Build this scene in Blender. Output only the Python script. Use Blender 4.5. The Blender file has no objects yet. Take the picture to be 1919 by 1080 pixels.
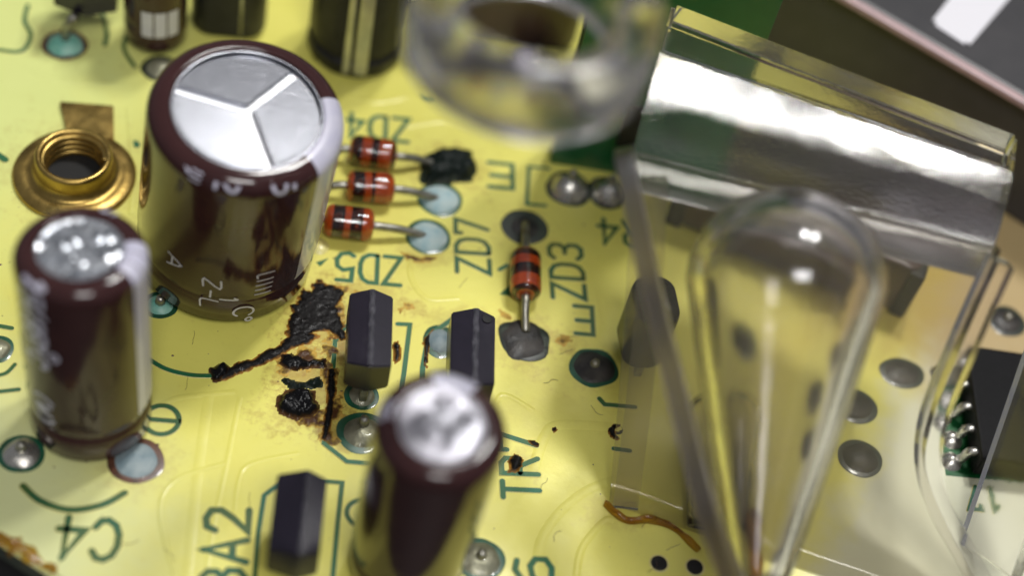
import bpy, bmesh, math, random
from mathutils import Vector, Matrix, noise
import numpy as np
# 1 unit = 1 mm.  Board top is the plane z = 0; X runs along the printed text, Y away from the viewer.
S = bpy.context.scene
COL = S.collection
S.unit_settings.system = 'METRIC'; S.unit_settings.scale_length = 0.001
rnd = random.Random(7)

# ------------------------------------------------------------------ camera
FPX, TH, HD, RL, DIST = 3100.0, math.radians(51), math.radians(12.5), math.radians(15), 97.0
F = Vector((math.sin(HD)*math.cos(TH), math.cos(HD)*math.cos(TH), -math.sin(TH)))
R0 = Vector((math.cos(HD), -math.sin(HD), 0)); U0 = R0.cross(F)
CR = R0*math.cos(RL) + U0*math.sin(RL); CU = -R0*math.sin(RL) + U0*math.cos(RL)
CAMP = -F*DIST
cd = bpy.data.cameras.new('camera'); cam = bpy.data.objects.new('camera', cd); COL.objects.link(cam)
cam.matrix_world = Matrix(((CR.x, CU.x, -F.x, CAMP.x), (CR.y, CU.y, -F.y, CAMP.y), (CR.z, CU.z, -F.z, CAMP.z), (0, 0, 0, 1)))
cd.sensor_fit = 'HORIZONTAL'; cd.sensor_width = 36; cd.lens = 36*FPX/1919
cd.clip_start = 1; cd.clip_end = 3000
cd.dof.use_dof = True; cd.dof.focus_distance = 91.0
cd.dof.aperture_fstop = 0.001*cd.lens/3.35          # pupil about 3.35 mm across
S.camera = cam

# ------------------------------------------------------------------ world, lamps, exposure
W = bpy.data.worlds.new('World'); S.world = W; W.use_nodes = True
W.node_tree.nodes['Background'].inputs[0].default_value = (0.92, 0.94, 1.0, 1)
W.node_tree.nodes['Background'].inputs[1].default_value = 0.15
def area(name, loc, target, sx, sy, power, col=(1, 1, 1)):
    l = bpy.data.lights.new(name, 'AREA'); l.shape = 'RECTANGLE'; l.size = sx; l.size_y = sy; l.energy = power; l.color = col
    o = bpy.data.objects.new(name, l); COL.objects.link(o); o.location = loc
    o.rotation_euler = (Vector(target) - Vector(loc)).to_track_quat('-Z', 'Y').to_euler()
    o['kind'] = 'helper'
    return o
area('ceiling_lamp', (56, 160, 410), (0, 0, 0), 30, 60, 6.6e5, (1, 0.985, 0.95))
area('ceiling_lamp', (124, 140, 410), (0, 0, 0), 30, 60, 6.6e5, (1, 0.985, 0.95))
area('desk_lamp', (20, -190, 320), (0, 0, 0), 110, 90, 6.0e5, (1, 0.98, 0.96))
S.view_settings.view_transform = 'Standard'; S.view_settings.look = 'None'
S.view_settings.exposure = 0.0; S.view_settings.gamma = 1.0; S.view_settings.use_curve_mapping = False
S.render.engine = 'CYCLES'
cy = S.cycles
cy.max_bounces = 18; cy.transmission_bounces = 14; cy.glossy_bounces = 6; cy.diffuse_bounces = 4; cy.transparent_max_bounces = 16
cy.sample_clamp_indirect = 6; cy.blur_glossy = 0.6
cy.use_denoising = True
try: cy.denoiser = 'OPENIMAGEDENOISE'
except Exception: pass

# ------------------------------------------------------------------ helpers
def at(px, py, z=0.0):
    d = F*FPX + CR*(px - 959.5) + CU*(540 - py)
    t = (z - CAMP.z)/d.z
    return CAMP + d*t
def mmpx(px, py, n, z=0.0):                     # n photo pixels at that spot, in mm
    return n*(at(px, py, z) - CAMP).dot(F)/FPX

def new_mat(name):
    m = bpy.data.materials.new(name); m.use_nodes = True
    nt = m.node_tree; return m, nt, nt.nodes['Principled BSDF']
def setp(b, **k):
    names = dict(col='Base Color', rough='Roughness', metal='Metallic', coat='Coat Weight', coatr='Coat Roughness', trans='Transmission Weight', ior='IOR', spec='Specular IOR Level', sss='Subsurface Weight')
    for a, v in k.items():
        i = b.inputs[names[a]]
        i.default_value = (*v, 1) if a == 'col' else v
def nd(nt, t, **k):
    n = nt.nodes.new(t)
    for a, v in k.items(): setattr(n, a, v)
    return n
def tex(nt, scale, detail=4, rough=0.55, dist=0.0, coord='Object', vec=None):
    n = nd(nt, 'ShaderNodeTexNoise'); n.inputs['Scale'].default_value = scale; n.inputs['Detail'].default_value = detail
    n.inputs['Roughness'].default_value = rough; n.inputs['Distortion'].default_value = dist
    if vec is None:
        c = nd(nt, 'ShaderNodeTexCoord'); nt.links.new(c.outputs[coord], n.inputs['Vector'])
    else: nt.links.new(vec, n.inputs['Vector'])
    return n.outputs['Fac']
def ramp(nt, fac, stops):
    r = nd(nt, 'ShaderNodeValToRGB'); e = r.color_ramp.elements
    while len(e) < len(stops): e.new(0.5)
    for i, (p, c) in enumerate(stops):
        e[i].position = p; e[i].color = (*c, 1) if len(c) == 3 else c
    nt.links.new(fac, r.inputs['Fac']); return r.outputs['Color']
def mix(nt, fac, a, b):
    m = nd(nt, 'ShaderNodeMix', data_type='RGBA')
    for v, s in ((fac, 'Factor'), ):
        if isinstance(v, float): m.inputs[0].default_value = v
        else: nt.links.new(v, m.inputs[0])
    for v, i in ((a, 6), (b, 7)):
        if isinstance(v, tuple): m.inputs[i].default_value = (*v, 1)
        else: nt.links.new(v, m.inputs[i])
    return m.outputs[2]
def math_(nt, op, a, b=None, clamp=False):
    m = nd(nt, 'ShaderNodeMath', operation=op); m.use_clamp = clamp
    for i, v in enumerate((a, b)):
        if v is None: continue
        if isinstance(v, (int, float)): m.inputs[i].default_value = v
        else: nt.links.new(v, m.inputs[i])
    return m.outputs[0]
def bump(nt, b, h, strength, dist=0.1):
    n = nd(nt, 'ShaderNodeBump'); n.inputs['Strength'].default_value = strength; n.inputs['Distance'].default_value = dist
    nt.links.new(h, n.inputs['Height']); nt.links.new(n.outputs[0], b.inputs['Normal'])
def simple(name, c1, c2=None, scale=1.0, rough=0.4, metal=0.0, bmp=0.0, bscale=3.0, r2=None, detail=5, bd=0.1, **k):
    m, nt, b = new_mat(name); setp(b, col=c1, rough=rough, metal=metal, **k)
    if c2: nt.links.new(ramp(nt, tex(nt, scale, detail), [(0.35, c1), (0.65, c2)]), b.inputs['Base Color'])
    if r2 is not None:
        r = ramp(nt, tex(nt, scale*1.7, 6), [(0.35, (rough,)*3), (0.65, (r2,)*3)]); nt.links.new(r, b.inputs['Roughness'])
    if bmp: bump(nt, b, tex(nt, bscale, 5), bmp, bd)
    return m

# materials -----------------------------------------------------------
def board_material():
    m, nt, b = new_mat('yellowed_solder_resist')
    c = nd(nt, 'ShaderNodeTexCoord'); sep = nd(nt, 'ShaderNodeSeparateXYZ'); nt.links.new(c.outputs['Object'], sep.inputs[0])
    n1 = tex(nt, 0.09, 4, 0.6); n2 = tex(nt, 0.5, 5, 0.6); n3 = tex(nt, 2.2, 5, 0.65)
    yel = ramp(nt, n1, [(0.3, (0.70, 0.66, 0.13)), (0.52, (0.76, 0.72, 0.15)), (0.72, (0.74, 0.66, 0.12))])
    yel = mix(nt, math_(nt, 'MULTIPLY', n2, 0.30), yel, (0.84, 0.77, 0.18))
    def dist_mask(cx, cy, rx, ry, soft, wob=0.5):
        dx = math_(nt, 'DIVIDE', math_(nt, 'SUBTRACT', sep.outputs[0], cx), rx); dy = math_(nt, 'DIVIDE', math_(nt, 'SUBTRACT', sep.outputs[1], cy), ry)
        d = math_(nt, 'SQRT', math_(nt, 'ADD', math_(nt, 'MULTIPLY', dx, dx), math_(nt, 'MULTIPLY', dy, dy)))
        d = math_(nt, 'ADD', d, math_(nt, 'MULTIPLY', math_(nt, 'SUBTRACT', n2, 0.5), wob))
        r = nd(nt, 'ShaderNodeMapRange', interpolation_type='SMOOTHSTEP'); nt.links.new(d, r.inputs[0])
        r.inputs[1].default_value = 1 + soft; r.inputs[2].default_value = 1 - soft
        return r.outputs[0]
    pale = (0.63, 0.67, 0.37)
    col = mix(nt, math_(nt, 'MULTIPLY', dist_mask(-31, -19, 12, 11, 0.5), 0.85), yel, pale)          # paler corner, lower left
    col = mix(nt, math_(nt, 'MULTIPLY', dist_mask(-36, 14, 14, 16, 0.55), 0.8), col, (0.68, 0.76, 0.30))
    # clean, unstained resist right of the flux puddle
    e = math_(nt, 'ADD', math_(nt, 'MULTIPLY', sep.outputs[0], 0.86), math_(nt, 'MULTIPLY', sep.outputs[1], -0.5))
    e = math_(nt, 'ADD', e, math_(nt, 'MULTIPLY', math_(nt, 'SUBTRACT', n2, 0.5), 4.0))
    r = nd(nt, 'ShaderNodeMapRange'); nt.links.new(e, r.inputs[0]); r.inputs[1].default_value = 21.0; r.inputs[2].default_value = 23.6
    col = mix(nt, r.outputs[0], col, (0.68, 0.68, 0.50))
    col = mix(nt, math_(nt, 'MULTIPLY', dist_mask(32, 7, 13.5, 12, 0.35), 0.75), col, (0.40, 0.24, 0.06))   # scorched brown patch, its colour darkened further for the shadow lying there
    col = mix(nt, math_(nt, 'MULTIPLY', dist_mask(-9.5, -2.5, 4.5, 5, 0.6), 0.2), col, (0.62, 0.45, 0.10))
    def halo(cx, cy, rx, ry, wob, soft, amt, c_):
        nonlocal col
        dx = math_(nt, 'DIVIDE', math_(nt, 'SUBTRACT', sep.outputs[0], cx), rx); dy = math_(nt, 'DIVIDE', math_(nt, 'SUBTRACT', sep.outputs[1], cy), ry)
        d = math_(nt, 'SQRT', math_(nt, 'ADD', math_(nt, 'MULTIPLY', dx, dx), math_(nt, 'MULTIPLY', dy, dy)))
        d = math_(nt, 'ADD', d, math_(nt, 'ADD', math_(nt, 'MULTIPLY', math_(nt, 'SUBTRACT', n3, 0.5), wob), math_(nt, 'MULTIPLY', math_(nt, 'SUBTRACT', n2, 0.5), wob)))
        r = nd(nt, 'ShaderNodeMapRange', interpolation_type='SMOOTHSTEP'); nt.links.new(d, r.inputs[0])
        r.inputs[1].default_value = 1 + soft; r.inputs[2].default_value = 1 - soft
        col = mix(nt, math_(nt, 'MULTIPLY', r.outputs[0], amt), col, c_)
    for (px_, py_, rx, ry, amt) in ((610, 600, 2.4, 2.6, .75), (600, 720, 1.9, 3.0, .7), (570, 690, 2.0, 1.6, .6), (560, 770, 2.2, 1.4, .6), (690, 545, 2.0, 0.9, .5), (640, 820, 1.2, 1.2, .6),
            (840, 320, 2.4, 2.2, .6), (800, 470, 1.9, 1.3, .45), (985, 430, 1.9, 1.9, .3), (985, 640, 2.2, 2.0, .4), (870, 600, 2.2, 0.9, .4), (1060, 640, 0.9, 0.9, .4), (760, 575, 1.0, 0.6, .5),
            (255, 870, 2.0, 1.7, .3), (120, 80, 1.9, 1.7, .4), (965, 870, 1.3, 1.0, .4), (680, 812, 1.9, 1.7, .35), (1110, 690, 1.9, 1.6, .25), (135, 330, 4.4, 4.0, .3), (1040, 770, 3.5, 1.0, .12), (1160, 960, 2.0, 1.0, .3)):
        p_ = at(px_, py_); halo(p_.x, p_.y, rx*0.9, ry*0.9, 3.0, 0.5, amt*0.6, (0.34, 0.18, 0.035))
    st = ramp(nt, n3, [(0.60, (0, 0, 0)), (0.80, (1, 1, 1))])
    col = mix(nt, math_(nt, 'MULTIPLY', st, 0.2), col, (0.45, 0.30, 0.06))
    sp = ramp(nt, tex(nt, 5.5, 2), [(0.76, (0, 0, 0)), (0.80, (1, 1, 1))])
    col = mix(nt, math_(nt, 'MULTIPLY', sp, 0.5), col, (0.20, 0.14, 0.03))
    nt.links.new(col, b.inputs['Base Color'])
    rr = ramp(nt, n2, [(0.3, (0.30,)*3), (0.7, (0.48,)*3)]); nt.links.new(rr, b.inputs['Roughness'])
    setp(b, coat=0.2, coatr=0.12, spec=0.35)
    h = math_(nt, 'ADD', math_(nt, 'MULTIPLY', n2, 0.5), math_(nt, 'MULTIPLY', n3, 0.14))
    bump(nt, b, h, 0.5, 0.14)
    return m
M = {}
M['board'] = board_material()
M['trace'] = simple('resist_over_trace', (0.73, 0.63, 0.19), (0.72, 0.66, 0.26), 0.4, 0.36, coat=0.3, coatr=0.15, bmp=0.2, bscale=2)
M['green'] = simple('bare_green_laminate', (0.003, 0.13, 0.06), (0.03, 0.11, 0.02), 0.35, 0.5, bmp=0.15, bscale=6, detail=2)
M['olive'] = simple('yellowed_green_lettering', (0.06, 0.11, 0.018), (0.01, 0.10, 0.04), 0.45, 0.5, bmp=0.15, bscale=6, detail=2)
M['char'] = simple('charred_black_flux', (0.006, 0.006, 0.007), (0.03, 0.022, 0.014), 1.3, 0.22, r2=0.6, bmp=0.7, bscale=5, coat=0.3, bd=0.15)
M['solder_dark'] = simple('blackened_solder', (0.016, 0.016, 0.016), (0.055, 0.048, 0.042), 0.9, 0.32, r2=0.6, metal=0.25, bmp=0.4, bscale=4)
M['solder'] = simple('bright_solder', (0.80, 0.78, 0.72), (0.52, 0.50, 0.45), 0.8, 0.18, r2=0.4, metal=0.9, bmp=0.3, bscale=3)
M['solder_grey'] = simple('dull_flux_coated_solder', (0.33, 0.32, 0.22), (0.19, 0.19, 0.13), 1.2, 0.3, r2=0.5, metal=0.5, bmp=0.5, bscale=3, coat=0.3)
M['oxide'] = simple('pale_blue_oxide', (0.30, 0.46, 0.50), (0.46, 0.56, 0.55), 1.3, 0.5, r2=0.8, bmp=0.5, bscale=5)
M['oxide_steel'] = simple('blue_grey_oxide', (0.17, 0.24, 0.27), (0.30, 0.36, 0.37), 1.0, 0.4, r2=0.6, bmp=0.4, bscale=4)
M['verdigris'] = simple('green_copper_oxide', (0.12, 0.42, 0.33), (0.30, 0.55, 0.45), 1.2, 0.4, bmp=0.4, bscale=4)
M['rust'] = simple('brown_flux_ring', (0.13, 0.05, 0.025), (0.05, 0.03, 0.02), 1.5, 0.35, coat=0.3)
M['ringgreen'] = simple('green_pad_rim', (0.005, 0.10, 0.055), (0.02, 0.07, 0.03), 0.9, 0.35, coat=0.4)
M['ringblack'] = simple('black_pad_rim', (0.012, 0.018, 0.014), (0.03, 0.04, 0.025), 1.2, 0.35, coat=0.3)
M['lead'] = simple('tinned_wire', (0.42, 0.41, 0.36), (0.24, 0.23, 0.18), 1.6, 0.28, r2=0.45, metal=0.85, bmp=0.2, bscale=6)
M['sleeve'] = simple('brown_heatshrink_sleeve', (0.038, 0.015, 0.0155), (0.046, 0.018, 0.018), 0.6, 0.09, r2=0.14, coat=0.08, coatr=0.03, spec=0.38, bmp=0.06, bscale=1.2, bd=0.2)
M['rubber'] = simple('black_rubber_bung', (0.012, 0.011, 0.010), None, 1, 0.5)
M['alu'] = simple('stamped_aluminium', (0.39, 0.40, 0.44), None, 0.4, 0.26, metal=1.0)
_nt = M['alu'].node_tree; _c = nd(_nt, 'ShaderNodeTexCoord'); _m = nd(_nt, 'ShaderNodeMapping'); _nt.links.new(_c.outputs['Object'], _m.inputs[0]); _m.inputs['Scale'].default_value = (0.7, 9, 1); _m.inputs['Rotation'].default_value = (0, 0, 0.5)
bump(_nt, _nt.nodes['Principled BSDF'], tex(_nt, 1.6, 4, 0.6, vec=_m.outputs[0]), 0.28, 0.03)
M['alu_dull'] = simple('dull_dented_aluminium', (0.41, 0.40, 0.45), (0.34, 0.34, 0.38), 0.6, 0.36, metal=1.0, bmp=0.1, bscale=2.5)
M['alu_rough'] = simple('brushed_vent_groove', (0.62, 0.63, 0.66), None, 1, 0.34, metal=1.0, bmp=0.3, bscale=6)
M['alu_pit'] = simple('pitted_aluminium', (0.52, 0.55, 0.61), (0.66, 0.68, 0.72), 1.4, 0.22, r2=0.38, metal=1.0, bmp=0.4, bscale=2.4)
M['print'] = simple('lilac_white_print', (0.54, 0.53, 0.66), (0.60, 0.59, 0.70), 1.0, 0.3, coat=0.3)
M['epoxy'] = simple('black_moulded_epoxy', (0.010, 0.008, 0.016), (0.014, 0.011, 0.021), 0.8, 0.24, spec=0.55, bmp=0.04, bscale=5, coat=0.0, coatr=0.15, bd=0.05)
M['seam'] = simple('rough_mould_seam', (0.05, 0.048, 0.062), (0.018, 0.017, 0.026), 2, 0.55, bmp=1.0, bscale=5)
M['black'] = simple('black_plastic', (0.012, 0.012, 0.014), (0.02, 0.02, 0.022), 1.2, 0.42, bmp=0.15, bscale=4, spec=0.25)
M['chip'] = simple('black_chip_epoxy', (0.004, 0.004, 0.005), (0.006, 0.006, 0.007), 2.0, 0.38, bmp=0.1, bscale=8, spec=0.12)
M['panel'] = simple('dark_grey_plastic', (0.035, 0.034, 0.038), (0.045, 0.043, 0.047), 0.5, 0.4, bmp=0.1, bscale=4)
M['panel_edge'] = simple('pinkish_rim_reflection', (0.50, 0.33, 0.33), (0.40, 0.27, 0.28), 0.9, 0.35, bmp=0.2, bscale=3)  # pale pink colour stands in for the reflection along the bevelled edge
M['white'] = simple('white_paint', (0.78, 0.77, 0.82), None, 1, 0.4)
M['brown'] = simple('brown_dipped_coating', (0.06, 0.032, 0.03), (0.045, 0.025, 0.024), 0.5, 0.3, bmp=0.1)
M['pcbgreen'] = simple('green_solder_mask', (0.006, 0.085, 0.022), (0.010, 0.11, 0.03), 0.3, 0.3, coat=0.3, bmp=0.05)
M['brass'] = simple('tarnished_brass', (0.52, 0.36, 0.11), (0.30, 0.20, 0.055), 0.5, 0.24, r2=0.42, metal=0.95, bmp=0.25, bscale=1.6)
M['steel'] = simple('brushed_silver_band', (0.55, 0.55, 0.52), (0.42, 0.42, 0.40), 0.9, 0.3, metal=0.8)
M['amber'] = simple('amber_glue', (0.72, 0.40, 0.03), (0.45, 0.18, 0.01), 0.8, 0.10, trans=0.85, ior=1.5, bmp=0.4, bscale=1.5)
M['yellow'] = simple('yellow_insulation', (0.55, 0.44, 0.05), None, 1, 0.35)
M['orange'] = simple('orange_glass_coating', (0.66, 0.10, 0.014), (0.50, 0.06, 0.014), 1.1, 0.10, coat=0.8, coatr=0.03, bmp=0.1, bscale=2)
M['band'] = simple('black_marking_band', (0.012, 0.009, 0.009), (0.10, 0.02, 0.01), 1.5, 0.12, coat=0.8, coatr=0.03)
M['table'] = simple('dark_bench', (0.012, 0.012, 0.013), (0.02, 0.02, 0.02), 0.05, 0.5)
M['lamedge'] = simple('board_edge_laminate', (0.10, 0.11, 0.075), (0.045, 0.06, 0.05), 0.8, 0.5, bmp=0.4, bscale=4)
M['hole'] = simple('drilled_hole_black', (0.004, 0.004, 0.004), None, 1, 0.7)
def glass(name, col, rough, bmp=0.0, bscale=1.0, stretch=None, bd=0.1):
    m, nt, b = new_mat(name); setp(b, col=col, rough=rough, trans=1.0, ior=1.49)
    if bmp:
        c = nd(nt, 'ShaderNodeTexCoord'); mp = nd(nt, 'ShaderNodeMapping'); nt.links.new(c.outputs['Object'], mp.inputs[0])
        if stretch: mp.inputs['Scale'].default_value = stretch
        bump(nt, b, tex(nt, bscale, 5, 0.6, vec=mp.outputs[0]), bmp, bd)
    return m
M['acrylic'] = glass('clear_acrylic', (0.955, 0.94, 0.95), 0.11, 0.10, 0.35, None, 0.3)
M['acrylic_ring'] = glass('clear_acrylic_ring', (0.86, 0.83, 0.87), 0.16, 0.08, 0.4, None, 0.3)
M['acrylic_saw'] = glass('sawn_acrylic', (0.95, 0.93, 0.96), 0.05, 0.17, 2.6, (1.0, 1.7, 1.0), 0.08)
M['frosted'] = glass('frosted_acrylic_edge', (0.46, 0.42, 0.48), 0.28, 0.15, 0.5)  # dark tint stands in for the dark reflection on the rib
def thin_sheet(name, tint, haze):
    m = bpy.data.materials.new(name); m.use_nodes = True; nt = m.node_tree; nt.nodes.remove(nt.nodes['Principled BSDF'])
    out = nt.nodes['Material Output']; tr = nd(nt, 'ShaderNodeBsdfTransparent'); tr.inputs[0].default_value = (*tint, 1)
    gl = nd(nt, 'ShaderNodeBsdfGlossy'); gl.inputs['Roughness'].default_value = 0.10; fr = nd(nt, 'ShaderNodeFresnel'); fr.inputs['IOR'].default_value = 1.49
    df = nd(nt, 'ShaderNodeBsdfTranslucent'); df.inputs[0].default_value = (0.82, 0.80, 0.74, 1)
    bp = nd(nt, 'ShaderNodeBump'); bp.inputs['Strength'].default_value = 0.15; bp.inputs['Distance'].default_value = 0.3; nt.links.new(tex(nt, 0.35, 4), bp.inputs['Height'])
    nt.links.new(bp.outputs[0], gl.inputs['Normal']); nt.links.new(bp.outputs[0], fr.inputs['Normal'])
    m1 = nd(nt, 'ShaderNodeMixShader'); m1.inputs[0].default_value = haze; nt.links.new(tr.outputs[0], m1.inputs[1]); nt.links.new(df.outputs[0], m1.inputs[2])
    m2 = nd(nt, 'ShaderNodeMixShader'); nt.links.new(fr.outputs[0], m2.inputs[0]); nt.links.new(m1.outputs[0], m2.inputs[1]); nt.links.new(gl.outputs[0], m2.inputs[2])
    nt.links.new(m2.outputs[0], out.inputs['Surface']); return m
M['thin'] = thin_sheet('thin_hazy_acrylic', (0.97, 0.955, 0.92), 0.09)
M['glass'] = glass('diode_glass', (0.96, 0.97, 0.95), 0.02)

# meshes ---------------------------------------------------------------
def link(name, me, mat, parent=None):
    o = bpy.data.objects.new(name, me); COL.objects.link(o)
    if mat is not None: me.materials.append(M[mat] if isinstance(mat, str) else mat)
    if parent: o.parent = parent
    return o
def mesh(name, v, f, smooth=True, sharp=None):
    me = bpy.data.meshes.new(name); me.from_pydata([tuple(p) for p in v], [], f); me.validate()
    bm = bmesh.new(); bm.from_mesh(me); bmesh.ops.recalc_face_normals(bm, faces=bm.faces)
    if sharp is not None:
        for e in bm.edges:
            if len(e.link_faces) == 2 and e.calc_face_angle(0) > math.radians(sharp): e.smooth = False
    bm.to_mesh(me); bm.free()
    for p in me.polygons: p.use_smooth = smooth
    return me
def thing(name, loc, label, cat, group=None, rot=None):
    o = bpy.data.objects.new(name, None); o.empty_display_size = 1; COL.objects.link(o); o.location = loc
    if rot is not None: o.rotation_euler = rot
    return tag(o, label, cat, group)
def tag(o, label=None, cat=None, group=None, kind=None):
    for k, v in (('label', label), ('category', cat), ('group', group), ('kind', kind)):
        if v: o[k] = v
    return o
def lathe(profile, seg=48, a0=0.0, a1=None, M4=None, wob=None):
    v, f = [], []; full = a1 is None; n = seg if full else seg + 1
    for i in range(n):
        a = 2*math.pi*i/seg if full else a0 + (a1 - a0)*i/seg
        for (r, z) in profile:
            rr = r*(1 + (wob(a, z) if wob else 0)); p = Vector((rr*math.cos(a), rr*math.sin(a), z))
            v.append(M4 @ p if M4 else p)
    k = len(profile)
    for i in range(seg):
        j = (i + 1) % n
        for q in range(k - 1): f.append((i*k + q, j*k + q, j*k + q + 1, i*k + q + 1))
    return v, f
def box(cx, cy, cz, sx, sy, sz, bev=0.0, name='b', seg=2):
    bm = bmesh.new(); bmesh.ops.create_cube(bm, size=1)
    for v in bm.verts: v.co = Vector((cx + v.co.x*sx, cy + v.co.y*sy, cz + v.co.z*sz))
    if bev: bmesh.ops.bevel(bm, geom=bm.edges[:], offset=bev, segments=seg, affect='EDGES', profile=0.6)
    me = bpy.data.meshes.new(name); bm.to_mesh(me); bm.free()
    for p in me.polygons: p.use_smooth = False
    return me
def tube(path, r, seg=10, cap=True):
    path = [Vector(p) for p in path]; rs = r if isinstance(r, (list, tuple)) else [r]*len(path); v, f = [], []
    up = None
    for i, p in enumerate(path):
        t = (path[min(i + 1, len(path) - 1)] - path[max(i - 1, 0)]).normalized()
        if up is None:
            up = t.orthogonal().normalized()
        up = (up - t*up.dot(t)).normalized(); w = t.cross(up)
        for k in range(seg):
            a = 2*math.pi*k/seg; v.append(p + (up*math.cos(a) + w*math.sin(a))*rs[i])
    for i in range(len(path) - 1):
        for k in range(seg): f.append((i*seg + k, i*seg + (k + 1) % seg, (i + 1)*seg + (k + 1) % seg, (i + 1)*seg + k))
    if cap: f += [tuple(range(seg)), tuple((len(path) - 1)*seg + k for k in range(seg))]
    return v, f
def smooth_path(pts, n=8, closed=False):
    P = [Vector(p) for p in pts]; out = []
    for i in range(len(P) - 1):
        p0 = P[max(i - 1, 0)]; p1 = P[i]; p2 = P[i + 1]; p3 = P[min(i + 2, len(P) - 1)]
        for k in range(n):
            t = k/n; out.append(0.5*((2*p1) + (p2 - p0)*t + (2*p0 - 5*p1 + 4*p2 - p3)*t*t + (3*p1 - p0 - 3*p2 + p3)*t**3))
    out.append(P[-1]); return out
def ribbon(pts, w, z=0.0, h=0.0):
    """flat polyline with round ends; returns verts, faces and the outline loop"""
    P = [Vector((p[0], p[1])) for p in pts]; n = len(P); L, Rr = [], []
    for i in range(n):
        if i == 0: d = (P[1] - P[0]).normalized(); m = Vector((-d.y, d.x)); s = 1
        elif i == n - 1: d = (P[-1] - P[-2]).normalized(); m = Vector((-d.y, d.x)); s = 1
        else:
            a = (P[i] - P[i - 1]).normalized(); b = (P[i + 1] - P[i]).normalized()
            na = Vector((-a.y, a.x)); nb = Vector((-b.y, b.x)); m = (na + nb)
            m = m.normalized() if m.length > 1e-4 else na
            s = min(1/max(m.dot(na), 0.3), 2.2)
        L.append(P[i] + m*w*0.5*s); Rr.append(P[i] - m*w*0.5*s)
    d0 = (P[0] - P[1]).normalized(); d1 = (P[-1] - P[-2]).normalized()
    capA = [P[0] + Vector((math.cos(t)*d0.x - math.sin(t)*d0.y, math.cos(t)*d0.y + math.sin(t)*d0.x))*w*0.5 for t in (math.pi/4, 0, -math.pi/4)]
    capB = [P[-1] + Vector((math.cos(t)*d1.x - math.sin(t)*d1.y, math.cos(t)*d1.y + math.sin(t)*d1.x))*w*0.5 for t in (math.pi/4, 0, -math.pi/4)]
    v = [Vector((p.x, p.y, z)) for p in L + Rr + capA + capB]; f = []
    for i in range(n - 1): f.append((i, i + 1, n + i + 1, n + i))
    # caps: start uses R0 .. capA .. L0 ; end uses L-1 .. capB .. R-1
    f.append((0, n, 2*n, 2*n + 1, 2*n + 2) if (capA[0] - Rr[0]).length < (capA[0] - L[0]).length else (n, 0, 2*n, 2*n + 1, 2*n + 2))
    f.append((n - 1, 2*n - 1, 2*n + 3, 2*n + 4, 2*n + 5) if (capB[0] - Rr[-1]).length < (capB[0] - L[-1]).length else (2*n - 1, n - 1, 2*n + 3, 2*n + 4, 2*n + 5))
    ca = capA if (capA[0] - Rr[0]).length < (capA[0] - L[0]).length else capA[::-1]
    cb = capB if (capB[0] - L[-1]).length < (capB[0] - Rr[-1]).length else capB[::-1]
    loop = L + cb + Rr[::-1] + ca
    return v, f, [Vector((p.x, p.y, z)) for p in loop]
def join(parts):
    V, Fc = [], []
    for v, f in parts:
        o = len(V); V += list(v); Fc += [tuple(i + o for i in q) for q in f]
    return V, Fc
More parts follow.
